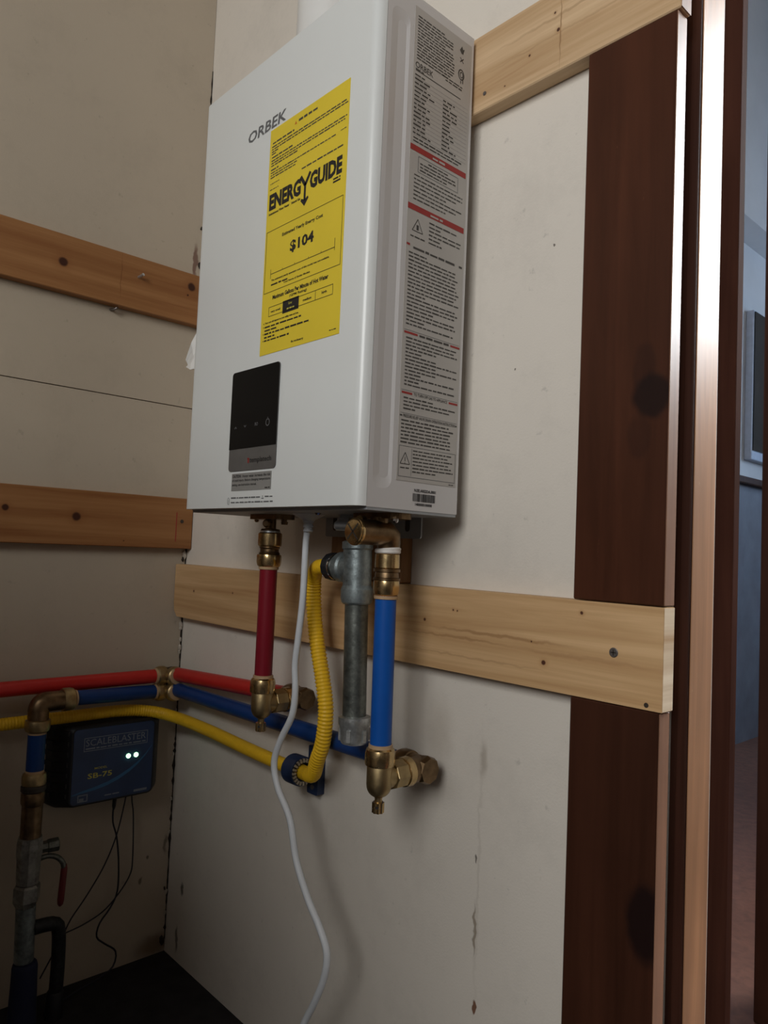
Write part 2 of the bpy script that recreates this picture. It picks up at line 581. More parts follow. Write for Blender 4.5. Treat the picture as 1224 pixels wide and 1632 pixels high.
# front wall with the window opening behind the camera
WX0, WX1, WZ0, WZ1 = 1.01, 2.11, 1.10, 2.12
bm = B()
box(bm, -0.06, WX0, RY - 0.1, RY, 0, RZ)
box(bm, WX1, RX, RY - 0.1, RY, 0, RZ)
box(bm, WX0, WX1, RY - 0.1, RY, 0, WZ0)
box(bm, WX0, WX1, RY - 0.1, RY, WZ1, RZ)
struct(obj('wall_front', bm, M['panelling']))


def window_frame(name, x0, x1, y0, y1, z0, z1):
    w = 0.03
    bm = B()
    box(bm, x0, x0 + w, y0, y1, z0, z1)
    box(bm, x1 - w, x1, y0, y1, z0, z1)
    box(bm, x0 + w, x1 - w, y0, y1, z0, z0 + w)
    box(bm, x0 + w, x1 - w, y0, y1, z1 - w, z1)
    return struct(obj(name, bm, M['window_paint']))


window_frame('window_1', WX0, WX1, RY - 0.06, RY + 0.01, WZ0, WZ1)
# unseen waist-high partition, added to shade the lower-left corner
bm = B()
box(bm, 0.0, 0.95, -1.02, -0.92, 0.0, 0.97)
struct(obj('shade_partition', bm, M['panelling']))

# corner gap between the two walls: ragged dark line with loose plaster bits
bm = B()
zs = 0.02
prev = None
while zs < 1.55:
    w = 0.0009 + 0.0016 * random.random() ** 2
    if random.random() < 0.08:
        w += 0.0025
    a = bm.verts.new((0.0003, -0.0006 - w, zs))
    c = bm.verts.new((0.0006, -0.0006, zs))
    d = bm.verts.new((0.0006 + w * 0.8, -0.0003, zs))
    if prev:
        bm.faces.new((prev[0], prev[1], c, a))
        bm.faces.new((prev[1], prev[2], d, c))
    prev = (a, c, d)
    zs += 0.004 + 0.007 * random.random()
obj('corner_gap', bm, M['crack'], wall_back)


def crumb(p, s, parent, mat, name='plaster_flake'):
    bm = B()
    bmesh.ops.create_icosphere(bm, subdivisions=1, radius=s)
    for v in bm.verts:
        v.co = Vector((v.co.x * 0.7, v.co.y * 0.7, v.co.z * 1.3)) * random.uniform(0.7, 1.25) + Vector(p)
    obj(name, bm, mat, parent)


for z, s in ((0.672, 0.006), (0.552, 0.005), (0.546, 0.004), (0.526, 0.004), (0.512, 0.005), (0.504, 0.0035),
             (0.405, 0.003), (0.33, 0.0025), (0.255, 0.003), (0.20, 0.003), (0.10, 0.004), (0.065, 0.004)):
    crumb((0.0025, -0.004, z), s, wall_back, M['crumb'])
for z, s in ((1.252, 0.003), (1.186, 0.005), (0.665, 0.004), (0.105, 0.003), (0.02, 0.007)):
    crumb((0.001, -0.006, z), s, wall_back, M['crack'], 'dirt_lump')

# ---- doorway: jamb, stop, head, the room beyond
bm = B()
box(bm, 0.868, 0.8837, 0.0262, 0.0706, 0.0, DZ)
trim_1 = struct(obj('trim_1', bm, M['jamb_dark']))
bm = B()
box(bm, 0.8745, 0.8836, 0.0225, 0.0261, 0.0, DZ, 0.0010, 2)
obj('jamb_bead', bm, M['jamb_dark'], trim_1)
bm = B()
box(bm, 0.8837, 0.8846, 0.0264, 0.0704, 0.0, DZ, 0.0003, 1)
obj('jamb_face', bm, M['jamb_face'], trim_1)
# dark post standing just beyond the doorway
bm = B()
box(bm, 0.700, 0.8095, 0.300, 0.318, 0.0, 3.2, 0.0015, 2)
struct(obj('trim_4', bm, M['jamb_stop']))
bm = B()
box(bm, DX1 - 0.02, DX1, 0.0, 0.11, 0.0, DZ)
box(bm, 0.9045, DX1 - 0.02, 0.0, 0.11, DZ - 0.02, DZ - 0.0005)
struct(obj('trim_2', bm, M['jamb_dark']))

bm = B()
box(bm, -0.06, 0.0, 0.11, 3.4, 1.02, HZC)
wall_hall = struct(obj('wall_hall', bm, M['hall_wall']))
bm = B()
box(bm, -0.06, 0.0, 0.11, 3.4, 0.0, 1.0199)
obj('wainscot', bm, M['hall_panel'], wall_hall)
bm = B()
box(bm, 0.0, 0.03, 0.12, 3.3, 1.013, 1.042, 0.005)
obj('chair_rail', bm, M['jamb_dark'], wall_hall)
bm = B()
box(bm, 0.0, 0.10, 0.4, 3.29, 1.985, HZC - 0.001)
obj('soffit_beam', bm, M['hall_wall'], wall_hall)
bm = B()
box(bm, -0.06, RX, 0.0, 3.4, -0.05, 0.0)
struct(obj('floor_hall', bm, M['hall_floor']))
def wall_with_window(name, wname, wx0, wx1, wy0, wy1, hx0, hx1, hz0, hz1):
    bm = B()
    box(bm, wx0, hx0, wy0, wy1, 0, HZC)
    box(bm, hx1, wx1, wy0, wy1, 0, HZC)
    box(bm, hx0, hx1, wy0, wy1, 0, hz0)
    box(bm, hx0, hx1, wy0, wy1, hz1, HZC)
    struct(obj(name, bm, M['hall_wall']))
    window_frame(wname, hx0, hx1, wy0 - 0.01, wy1 - 0.04, hz0, hz1)


wall_with_window('wall_hall_front', 'window_2', 0.62, RX, 1.6, 1.7, 0.9, 2.1, 1.35, 2.37)
wall_with_window('wall_hall_end', 'fill_window', -0.06, RX, 3.3, 3.4, 0.64, 1.46, 1.04, 2.06)  # end window is invented, an opening for the added blue light
bm = B()
box(bm, 0.731, 0.80, 0.60, 0.70, 0.0, HZC - 0.001, 0.003)
struct(obj('trim_3', bm, M['jamb_dark']))
# dark screen on the wall of the next room
tv = thing('wall_screen', 'black screen in a pale blue frame on the wall beyond the doorway', 'screen', (0.0, 2.7, 1.11))
bm = B()
box(bm, 0.0, 0.03, 2.400, 3.10, 1.113, 1.715, 0.004)
obj('frame', bm, M['frame_blue'], tv)
bm = B()
box(bm, 0.0301, 0.034, 2.408, 3.09, 1.150, 1.708)
obj('screen_panel', bm, M['screen'], tv)


# ------------------------------------------------------------------ boards on the walls
def board(name, label, x0, x1, y0, y1, z0, z1, mat, bev=0.0012):
    bm = B()
    box(bm, x0, x1, y0, y1, z0, z1, bev, 1)
    o = obj(name, bm, mat)
    return tag(o, label, 'board')


# lower pine board; its left end is worn round against the corner
bm = B()
pts = [(0.0015, 0.6545), (0.004, 0.656), (0.8815, 0.656), (0.8815, 0.567), (0.014, 0.567), (0.004, 0.577), (0.0015, 0.590)]
plate(bm, pts, lambda u, v, d: (u, -T + d, v), T - 0.0005)
low_board = tag(obj('pine_board', bm, M['pine_low']),
                'light pine board with a crosshead screw running below the heater behind the pipes', 'board')
bm = B()
box(bm, 0.8816, 0.8819, -T + 0.0004, -0.0006, 0.5675, 0.6555)
obj('end_grain', bm, M['pine_end'], low_board)
top_board = board('pine_board', 'pale pine board at the top right, leaving the heater\'s upper side',
                  0.340, 0.8845, -T, -0.0005, 1.188, 1.277, M['pine_top'])
bm = B()
box(bm, 0.8846, 0.8850, -T + 0.0004, -0.0006, 1.1886, 1.2765)
obj('end_grain', bm, M['dark_edge'], top_board)
bd_up = board('stained_board', 'dark brown stained board with a round knot between the two pine boards',
              0.7915, 0.8805, -T, -0.0005, 0.6568, 1.1875, M['dark_upper'])
bm = B()
box(bm, 0.8806, 0.8815, -T + 0.0008, -0.0008, 0.6575, 1.187, 0.0003, 1)
obj('varnished_edge', bm, M['dark_edge'], bd_up)
bd_lo = board('stained_board', 'dark brown stained board under the lower pine board, reaching down to the floor',
              0.7915, 0.8785, -T, -0.0005, 0.0, 0.5660, M['dark_lower'])
bm = B()
box(bm, 0.8786, 0.8795, -T + 0.0008, -0.0008, 0.002, 0.5655, 0.0003, 1)
obj('varnished_edge', bm, M['dark_edge'], bd_lo)
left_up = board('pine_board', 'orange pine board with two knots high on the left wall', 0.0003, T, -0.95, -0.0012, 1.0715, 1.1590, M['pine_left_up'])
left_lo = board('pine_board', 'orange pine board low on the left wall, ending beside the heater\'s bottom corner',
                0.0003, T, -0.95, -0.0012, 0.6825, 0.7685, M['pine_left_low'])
back_up = board('upright_board', 'short brown upright board behind the pipes under the heater', 0.4255, 0.5575, -T, -0.0005, 0.6568, 1.187, M['pine_back'])
# red pencil mark on the low left board
bm = B()
box(bm, T, T + 0.0003, -0.0322, -0.0308, 0.694, 0.744)
obj('red_mark', bm, M['ink_red'], left_lo)


def screw_head(parent, p, axis, r, mat, name='screw', cross=True):
    bm = B()
    lathe(bm, p, axis, [(-0.002, r * 0.6), (0.0002, r), (0.0008, r * 0.85)], 14)
    s = obj(name, bm, mat, parent, 40)
    if cross:
        d, a, b = frame_of(axis)
        bm = B()
        for q in (a, b):
            w = (b if q is a else a)
            vs = [Vector(p) + d * 0.0009 + q * (sx * r * 0.6) + w * (sy * r * 0.13) for sx, sy in ((-1, -1), (1, -1), (1, 1), (-1, 1))]
            bm.faces.new([bm.verts.new(v) for v in vs])
        obj('cross_slot', bm, M['nail'], s)
    return s


screw_head(low_board, (0.8352, -T, 0.6121), (0, -1, 0), 0.0045, M['screw'])
screw_head(low_board, (0.8673, -T, 0.5712), (0, -1, 0), 0.0022, M['nail'], 'nail', False)
screw_head(top_board, (0.660, -T, 1.206), (0, -1, 0), 0.0024, M['screw'], 'nail', False)
screw_head(left_lo, (T, -0.0214, 0.7291), (1, 0, 0), 0.0032, M['nail'], 'nail', False)
bm = B()
sweep(bm, [Vector(v) for v in ((T - 0.004, -0.1235, 1.1258), (T + 0.006, -0.1225, 1.1262), (T + 0.013, -0.121, 1.1280))], 0.0024, 10)
obj('bent_nail', bm, M['steel'], left_up, 40)
bm = B()
sweep(bm, catmull([(0.001, -0.160, 1.0668), (0.010, -0.158, 1.0650), (0.014, -0.155, 1.0672), (0.011, -0.152, 1.0690)], 0.002), 0.0016, 8)
hook = tag(obj('wall_hook', bm, M['screw'], None, 40), 'small bent nail in the left wall under the upper board', 'nail')

# ------------------------------------------------------------------ the water heater
HX_L, HX_R = 0.302, 0.6473
HY_F, HY_S, HY_B = -0.168, -0.1560, -0.0255
HZ_B, HZ_T = 0.7365, 1.2715
heater = thing('water_heater', 'white wall-hung tankless water heater with a yellow energy label', 'water heater',
               ((HX_L + HX_R) / 2, -0.095, HZ_B))
# rear case, its right side pressed with a long shallow channel
bm = B()
outer = [(HY_S, HZ_B), (HY_B, HZ_B), (HY_B, HZ_T), (HY_S, HZ_T)]
ov = [bm.verts.new((HX_R, y, z)) for y, z in outer]
iv = [bm.verts.new((HX_L, y, z)) for y, z in outer]
bm.faces.new(iv)
for k in range(4):
    bm.faces.new((ov[k], ov[(k + 1) % 4], iv[(k + 1) % 4], iv[k]))
r1 = rrect(-0.1500, 0.7560, -0.1245, 1.2460, 0.010)
r2 = rrect(-0.1400, 0.7665, -0.1280, 1.2355, 0.0055)
v1 = [bm.verts.new((HX_R, y, z)) for y, z in r1]
v2 = [bm.verts.new((HX_R - 0.0017, y, z)) for y, z in r2]
n = len(v1)
for k in range(n):
    bm.faces.new((v1[k], v1[(k + 1) % n], v2[(k + 1) % n], v2[k]))
bm.faces.new(v2)
edges = []
for loop in (ov, v1):
    for k in range(len(loop)):
        e = bm.edges.get((loop[k], loop[(k + 1) % len(loop)]))
        edges.append(e)
bmesh.ops.triangle_fill(bm, edges=edges, use_beauty=True)
obj('rear_case', bm, M['white_case'], heater)
# pressed lip round the bottom edge of the case
bm = B()
box(bm, HX_L + 0.002, HX_R - 0.0005, HY_S + 0.001, HY_B - 0.001, HZ_B - 0.003, HZ_B + 0.002)
obj('bottom_lip', bm, M['steel_grey'], heater)
# front cover: shallow tray with rounded vertical edges
bm = B()
R = 0.0115
prof = [(HX_L, HY_S - 0.0012)]
for k in range(7):
    a = PI / 2 * k / 6
    prof.append((HX_L + R - R * math.cos(a), HY_F + R - R * math.sin(a)))
for k in range(7):
    a = PI / 2 * k / 6
    prof.append((HX_R - R + R * math.sin(a), HY_F + R - R * math.cos(a)))
prof.append((HX_R, HY_S - 0.0012))
plate(bm, prof, lambda u, v, d: (u, v, HZ_B + 0.0005 + d), HZ_T - HZ_B)
obj('front_cover', bm, M['white_enamel'], heater, 35)
# recessed seam rim between cover and case, coloured dark for the gap's shadow
bm = B()
box(bm, HX_L + 0.0015, HX_R - 0.0012, HY_S - 0.0013, HY_S + 0.0001, HZ_B + 0.002, HZ_T - 0.002)
obj('seam_rim', bm, M['ink_soft'], heater)
# exhaust vent on the top
bm = B()
lathe(bm, (0.470, -0.095, HZ_T), (0, 0, 1), [(0, 0.046), (0.004, 0.046), (0.004, 0.0405), (0.55, 0.0405), (0.555, 0.042), (1.148, 0.042)], 40)
obj('vent_pipe', bm, M['vent_white'], heater, 40)


# ---- printed matter -------------------------------------------------------
class Ink:
    """flat print built from 2-D pieces in label coordinates."""
    def __init__(self):
        self.v, self.f, self.g, self.cur = [], [], [], None

    def __getattribute__(self, a):
        # every drawing call made from outside opens a new piece
        m = object.__getattribute__(self, a)
        if a in ('rect', 'frame', 'seg', 'ring', 'tri', 'text', 'greek', 'poly') and object.__getattribute__(self, 'cur') is None:
            def call(*p, **kw):
                self.cur = True
                start = len(self.f)
                m(*p, **kw)
                self.g.append((start, len(self.f)))
                self.cur = None
            return call
        return m

    def poly(self, pts):
        b = len(self.v)
        self.v += [tuple(p) for p in pts]
        self.f.append(tuple(range(b, b + len(pts))))

    def rect(self, u0, v0, u1, v1):
        self.poly(((u0, v0), (u1, v0), (u1, v1), (u0, v1)))

    def frame(self, u0, v0, u1, v1, w):
        self.rect(u0, v0, u1, v0 + w)
        self.rect(u0, v1 - w, u1, v1)
        self.rect(u0, v0 + w, u0 + w, v1 - w)
        self.rect(u1 - w, v0 + w, u1, v1 - w)

    def seg(self, a, b, w):
        a, b = Vector(a), Vector(b)
        d = (b - a).normalized()
        s = Vector((-d.y, d.x)) * w / 2
        self.poly((a - s, b - s, b + s, a + s))

    def ring(self, c, ru, rv, w, n=20):
        for k in range(n):
            a, b = 2 * PI * k / n, 2 * PI * (k + 1) / n
            self.poly([(c[0] + (ru - q) * math.cos(t), c[1] + (rv - q) * math.sin(t)) for t, q in ((a, 0), (b, 0), (b, w), (a, w))])

    def tri(self, c, s, w):
        p = [Vector(c) + Vector((s * math.cos(t), s * math.sin(t))) for t in (PI / 2, PI * 7 / 6, PI * 11 / 6)]
        for k in range(3):
            self.seg(p[k], p[(k + 1) % 3], w)

    def text(self, s, u0, v0, u1, v1, bold=0.0, shear=0.0):
        cu = bpy.data.curves.new('t', 'FONT')
        cu.body = s
        cu.size = 1.0
        cu.resolution_u = 2
        cu.offset = bold
        cu.shear = shear
        cu.fill_mode = 'FRONT'
        o = bpy.data.objects.new('t', cu)
        COL.objects.link(o)
        dg = bpy.context.evaluated_depsgraph_get()
        me = bpy.data.meshes.new_from_object(o.evaluated_get(dg))
        xs = [v.co.x for v in me.vertices]
        ys = [v.co.y for v in me.vertices]
        x0, x1, y0, y1 = min(xs), max(xs), min(ys), max(ys)
        b = len(self.v)
        for v in me.vertices:
            self.v.append((u0 + (v.co.x - x0) / (x1 - x0) * (u1 - u0), v0 + (v.co.y - y0) / (y1 - y0) * (v1 - v0)))
        for p in me.polygons:
            self.f.append(tuple(b + i for i in p.vertices))
        bpy.data.objects.remove(o, do_unlink=True)
        bpy.data.meshes.remove(me)
        bpy.data.curves.remove(cu)

    def greek(self, u0, u1, v, h, seed=0):
        """a line of print too small to read: word-length strokes."""
        rnd = random.Random(seed * 7919 + int(v * 1e6) + int(u0 * 1e6))
        u = u0
        while u < u1 - h:
            w = min(rnd.uniform(1.6, 6.0) * h, u1 - u)
            k = rnd.uniform(0.85, 1.1)
            self.rect(u, v, u + w, v + h * k * 0.8)
            u += w + h * rnd.uniform(0.5, 0.9)

    def build(self, name, to3d, mat, parent, split=False, stuff=False):
        off = root_loc(parent)
        out = None
        for lo, hi in (self.g if split else [(0, len(self.f))]):
            idx, vs, fs = {}, [], []
            for f in self.f[lo:hi]:
                for i in f:
                    if i not in idx:
                        idx[i] = len(vs)
                        vs.append(Vector(to3d(*self.v[i])) - off)
                fs.append(tuple(idx[i] for i in f))
            me = bpy.data.meshes.new(name)
            me.from_pydata(vs, [], fs)
            me.update()
            me.materials.append(mat)
            out = bpy.data.objects.new(name, me)
            COL.objects.link(out)
            out.parent = parent
            if stuff:
                out['kind'] = 'stuff'
        return out


def front(lift):
    return lambda u, v: (u, HY_F - lift, v)


def side(lift):
    return lambda u, v: (HX_R + lift, u, v)


# maker's name on the cover
k = Ink()
k.text('ORBEK', 0.4150, 1.1792, 0.4935, 1.1930, 0.018, 0.10)
k.build('brand_name', front(0.0003), M['ink_grey'], heater)

# yellow energy label
LX0, LX1, LZ0, LZ1 = 0.4645, 0.6080, 0.9105, 1.1765
bm = B()
box(bm, LX0, LX1, HY_F - 0.0005, HY_F - 0.00005, LZ0, LZ1)
lab = obj('energy_label', bm, M['yellow_paper'], heater)
F2 = front(0.0007)
k = Ink()
k.text('ENERG', 0.4690, 1.0790, 0.5300, 1.0985, 0.05)
k.text('GUIDE', 0.5462, 1.0790, 0.6010, 1.0985, 0.05)
k.seg((0.5290, 1.0995), (0.5378, 1.0875), 0.0042)
k.seg((0.5466, 1.0995), (0.5378, 1.0875), 0.0042)
k.seg((0.5378, 1.0890), (0.5378, 1.0705), 0.0036)
k.poly(((0.5378, 1.0640), (0.5305, 1.0715), (0.5320, 1.0738), (0.5378, 1.0712), (0.5436, 1.0738), (0.5451, 1.0715)))
k.build('label_title', F2, M['ink'], lab)
k = Ink()
k.text('$104', 0.5150, 1.0175, 0.5580, 1.0318, 0.032)
k.build('yearly_cost', F2, M['ink'], lab)
k = Ink()
k.text('Estimated Yearly Energy Cost', 0.4985, 1.0405, 0.5725, 1.0455, 0.03)
k.text('The estimated yearly operating cost of this model was not available', 0.4810, 0.9935, 0.5860, 0.9962, 0.032)
k.greek(0.4810, 0.5130, 0.9890, 0.0022, 1)
k.text('Cost Range of Similar Models', 0.5060, 0.9858, 0.5540, 0.9885, 0.032)
k.text('Maximum Gallons Per Minute of Hot Water', 0.4855, 0.9722, 0.5865, 0.9772, 0.036)
k.text('(GPM Rating)', 0.5185, 0.9670, 0.5500, 0.9708, 0.023)
k.text('very small', 0.4830, 0.9568, 0.5020, 0.9598, 0.032)
k.text('medium', 0.5440, 0.9572, 0.5590, 0.9600, 0.032)
k.text('high', 0.5765, 0.9570, 0.5850, 0.9608, 0.032)
k.text('Instantaneous Water Heater    Natural Gas', 0.4695, 1.0735, 0.5300, 1.0765, 0.034)
k.greek(0.5870, 0.5990, 1.0755, 0.0022, 2)
k.greek(0.5870, 0.5990, 1.0722, 0.0022, 3)
k.text('Your cost will depend on your utility rates and use.', 0.4725, 0.9455, 0.5370, 0.9482, 0.036)
for i, (a, b, z) in enumerate(((0.4725, 0.5420, 0.9415), (0.4725, 0.5000, 0.9375), (0.4725, 0.5560, 0.9335),
                               (0.4725, 0.4930, 0.9295), (0.4725, 0.5210, 0.9258))):
    k.greek(a, b, z, 0.0022, 10 + i)
for z in (0.9462, 0.9420, 0.9340, 0.9262):
    k.rect(0.4698, z, 0.4710, z + 0.0012)
k.text('ftc.gov/energy', 0.5256, 0.9150, 0.5480, 0.9182, 0.032)
k.greek(0.5920, 0.6030, 0.9160, 0.0012, 20)
k.build('wording_line', F2, M['ink'], lab, split=True)
k = Ink()
k.frame(0.4672, 0.9820, 0.6052, 1.0545, 0.0006)
k.rect(0.4790, 1.0025, 0.5950, 1.0032)
k.rect(0.4790, 0.9975, 0.4796, 1.0085)
k.rect(0.5944, 0.9995, 0.5950, 1.0125)
for u in (0.502, 0.525, 0.550, 0.572):
    k.rect(u, 1.0025, u + 0.0006, 1.0048)
k.frame(0.4790, 0.9535, 0.5952, 0.9645, 0.0006)
k.rect(0.5655, 0.9535, 0.5661, 0.9645)
k.rect(0.5065, 0.9515, 0.5365, 0.9655)
k.build('ruled_line', F2, M['ink'], lab, split=True)
k = Ink()
k.text('low', 0.5180, 0.9595, 0.5245, 0.9627, 0.01)
k.greek(0.5150, 0.5290, 0.9545, 0.0020, 21)
k.build('table_reverse_print', front(0.0010), M['ink_yellow'], lab, split=True)
k = Ink()
k.poly(((0.5125, 1.1650), (0.5165, 1.1650), (0.5145, 1.1690)))
k.build('warning_triangle', F2, M['ink_orange'], lab)
k = Ink()
k.greek(0.5200, 0.5440, 1.1660, 0.0030, 30)
k.greek(0.5460, 0.5540, 1.1660, 0.0030, 31)
for i, (a, b, z, h) in enumerate((
        (0.4700, 0.5120, 1.1585, 0.0021), (0.4690, 0.6040, 1.1545, 0.0017), (0.4690, 0.6060, 1.1515, 0.0017),
        (0.4690, 0.4830, 1.1485, 0.0017), (0.4690, 0.4800, 1.1458, 0.0017), (0.4700, 0.5120, 1.1415, 0.0021),
        (0.4690, 0.6055, 1.1378, 0.0017), (0.4690, 0.6045, 1.1348, 0.0017), (0.4690, 0.5200, 1.1318, 0.0017),
        (0.4690, 0.4840, 1.1268, 0.0020), (0.5070, 0.5880, 1.1235, 0.0015), (0.5960, 0.6050, 1.1250, 0.0010),
        (0.4690, 0.5090, 1.1235, 0.0016), (0.4690, 0.5200, 1.1205, 0.0016), (0.4690, 0.5190, 1.1175, 0.0016),
        (0.4690, 0.4870, 1.1105, 0.0010), (0.5300, 0.6010, 1.1075, 0.0020), (0.4690, 0.4860, 1.1035, 0.0012))):
    k.greek(a, b, z, h, 40 + i)
k.build('fine_print', F2, M['ink_soft'], lab, stuff=True)

# control panel
bm = B()
plate(bm, rrect(0.4105, 0.7800, 0.5080, 0.8985, 0.0045), lambda u, v, d: (u, HY_F - d, v), 0.0012)
panel = obj('control_panel', bm, M['brushed'], heater)
bm = B()
pp = [p for p in rrect(0.4108, 0.8060, 0.5077, 0.8982, 0.0043) if p[1] > 0.815] + [(0.4108, 0.8060), (0.5077, 0.8060)]
plate(bm, pp, lambda u, v, d: (u, HY_F - 0.0012 - d, v), 0.0006)
glass = obj('black_display', bm, M['glass_black'], panel)
k = Ink()
k.ring((0.4905, 0.8320), 0.0040, 0.0044, 0.0012, 18)
k.rect(0.4900, 0.8345, 0.4910, 0.8378)
k.seg((0.4650, 0.8340), (0.4650, 0.8302), 0.0010)
k.seg((0.4672, 0.8302), (0.4660, 0.8340), 0.0008)
k.ring((0.4692, 0.8321), 0.0018, 0.0020, 0.0007, 10)
k.seg((0.4420, 0.8328), (0.4441, 0.8306), 0.0012)
k.seg((0.4441, 0.8306), (0.4462, 0.8328), 0.0012)
k.seg((0.4216, 0.8302), (0.4237, 0.8324), 0.0012)
k.seg((0.4237, 0.8324), (0.4258, 0.8302), 0.0012)
k.build('touch_icons', front(0.0021), M['icon_grey'], panel, stuff=True)
k = Ink()
k.text('templatech', 0.4565, 0.7868, 0.5000, 0.7945, 0.012)
k.build('panel_name', front(0.0015), M['ink'], panel)
k = Ink()
k.seg((0.4515, 0.7932), (0.4558, 0.7932), 0.0012)
k.seg((0.4530, 0.7945), (0.4530, 0.7882), 0.0012)
k.seg((0.4548, 0.7925), (0.4548, 0.7882), 0.0012)
k.build('panel_emblem', front(0.0015), M['ink_red'], panel)

# grey caution sticker and the line of print under it
bm = B()
box(bm, 0.4185, 0.5005, HY_F - 0.0005, HY_F - 0.00005, 0.7568, 0.7772)
caut = obj('caution_label', bm, M['grey_film'], heater)
k = Ink()
k.text('CAUTION:', 0.4200, 0.7720, 0.4390, 0.7756, 0.03)
k.text('Hotter water increases the risk', 0.4420, 0.7720, 0.4990, 0.7754, 0.012)
k.text('of scald injury. Before changing temperature', 0.4200, 0.7668, 0.4990, 0.7706, 0.012)
k.text('setting, see instruction manual.', 0.4200, 0.7616, 0.4720, 0.7654, 0.012)
k.greek(0.4890, 0.4985, 0.7583, 0.0016, 60)
k.build('wording_line', F2, M['ink'], caut, split=True)
k = Ink()
k.ring((0.4130, 0.7450), 0.0026, 0.0042, 0.0005, 14)
k.rect(0.4127, 0.7432, 0.4133, 0.7462)
k.greek(0.4185, 0.4800, 0.7478, 0.0020, 61)
k.ring((0.4850, 0.7492), 0.0010, 0.0010, 0.0004, 8)
k.greek(0.4830, 0.4875, 0.7465, 0.0012, 64)
k.greek(0.4895, 0.5060, 0.7482, 0.0018, 62)
k.greek(0.4185, 0.5055, 0.7425, 0.0020, 63)
k.build('standby_note', front(0.0003), M['ink_grey'], heater, stuff=True)

# silver data label on the right side
SY0, SY1, SZ0, SZ1 = -0.1185, -0.0300, 0.7660, 1.2600
bm = B()
box(bm, HX_R + 0.00005, HX_R + 0.0005, SY0, SY1, SZ0, SZ1)
dl = obj('data_label', bm, M['silver_paper'], heater)
S2 = side(0.0007)
k = Ink()
for z in (1.1075, 1.0455):
    k.rect(SY0 + 0.0005, z, SY1 - 0.002, z + 0.0062)
for z, ya, yb in ((0.9165, -0.0965, -0.0465), (0.8545, -0.1010, -0.0455)):
    k.rect(SY0 + 0.0025, z, ya, z + 0.0022)
    k.rect(yb, z, SY1 - 0.0015, z + 0.0022)
k.rect(SY0 + 0.0008, 1.0075, SY0 + 0.0055, 1.0097)
k.build('red_band', S2, M['ink_red'], dl, split=True)
k = Ink()
k.greek(-0.0850, -0.0660, 1.1090, 0.0026, 70)
k.greek(-0.0850, -0.0660, 1.0470, 0.0026, 71)
k.build('band_print', side(0.0009), M['silver_paper'], dl, split=True)
k = Ink()
k.text('ORBEK', -0.1155, 1.1955, -0.0890, 1.2020, 0.01)
k.rect(-0.1150, 1.1920, -0.0450, 1.1929)
k.greek(-0.1150, -0.1030, 1.1932, 0.0016, 72)
# approval marks: flame, small mark, ringed letter mark
k.poly(((-0.0490, 1.2470), (-0.0455, 1.2525), (-0.0440, 1.2490), (-0.0415, 1.2505), (-0.0435, 1.2440), (-0.0465, 1.2440)))
k.ring((-0.0455, 1.2200), 0.0050, 0.0062, 0.0014, 18)
k.ring((-0.0450, 1.2200), 0.0028, 0.0036, 0.0010, 14)
k.rect(-0.0432, 1.2110, -0.0420, 1.2150)
k.rect(-0.0465, 1.2100, -0.0453, 1.2132)
k.seg((-0.0480, 1.2390), (-0.0425, 1.2340), 0.0010)
k.seg((-0.0425, 1.2390), (-0.0480, 1.2340), 0.0010)
# section headings in capitals
k.greek(-0.1080, -0.0400, 1.0058, 0.0028, 73)
k.greek(-0.0375, -0.0325, 1.0058, 0.0028, 74)
k.greek(-0.0940, -0.0490, 0.9165, 0.0028, 75)
k.text('TO TURN OFF GAS TO APPLIANCE', -0.0985, 0.8542, -0.0480, 0.8572, 0.014)
k.text('PRESSURE RELIEF VALVE DRAIN OPERATION INSTRUCTION', -0.1125, 0.8305, -0.0345, 0.8336, 0.016)
k.rect(-0.1172, 0.8312, -0.1140, 0.8328)
k.rect(-0.0338, 0.8312, -0.0315, 0.8328)
# hazard triangles
k.tri((-0.1030, 1.0290), 0.0088, 0.0008)
k.tri((-0.1075, 0.7870), 0.0078, 0.0008)
k.rect(-0.1079, 0.7858, -0.1071, 0.7902)
k.rect(-0.1079, 0.7836, -0.1071, 0.7846)
k.greek(-0.1140, -0.1010, 0.7785, 0.0016, 76)
k.greek(-0.1130, -0.0920, 1.0178, 0.0018, 77)
k.rect(-0.1046, 1.0262, -0.1014, 1.0316)
k.build('heading', S2, M['ink_soft'], dl, split=True)
k = Ink()
k.frame(-0.1060, 1.0870, -0.0440, 1.1040, 0.0005)
k.frame(-0.1165, 0.7700, -0.0315, 0.8015, 0.0005)
k.rect(-0.0985, 0.7715, -0.0981, 0.8000)
k.rect(-0.1165, 0.8345, -0.0315, 0.8349)
k.rect(-0.1165, 0.8580, -0.0315, 0.8584)
k.rect(-0.1165, 0.9200, -0.0315, 0.9204)
for i in range(15):
    k.rect(-0.1150, 1.1855 - i * 0.0044, -0.0330, 1.1857 - i * 0.0044)
k.build('ruled_line', S2, M['ink_grey'], dl, split=True)
k = Ink()
z = 1.2500
i = 0
while z > 1.2045:
    k.greek(-0.1140, random.choice((-0.057, -0.060, -0.072)), z, 0.0017, 100 + i)
    z -= 0.0032
    i += 1
k.greek(-0.075, -0.043, 1.2052, 0.0017, 140)
k.greek(-0.070, -0.043, 1.2022, 0.0017, 141)
z = 1.1870
i = 0
while z > 1.1250:
    k.greek(-0.1155, random.choice((-0.098, -0.091, -0.086)), z, 0.0022, 150 + i)
    if i > 1:
        k.greek(-0.0725, random.choice((-0.060, -0.054, -0.050)), z, 0.0022, 200 + i)
    z -= 0.0044
    i += 1
k.greek(-0.1145, -0.039, 1.1205, 0.0020, 240)
k.greek(-0.1145, -0.045, 1.1172, 0.0018, 241)
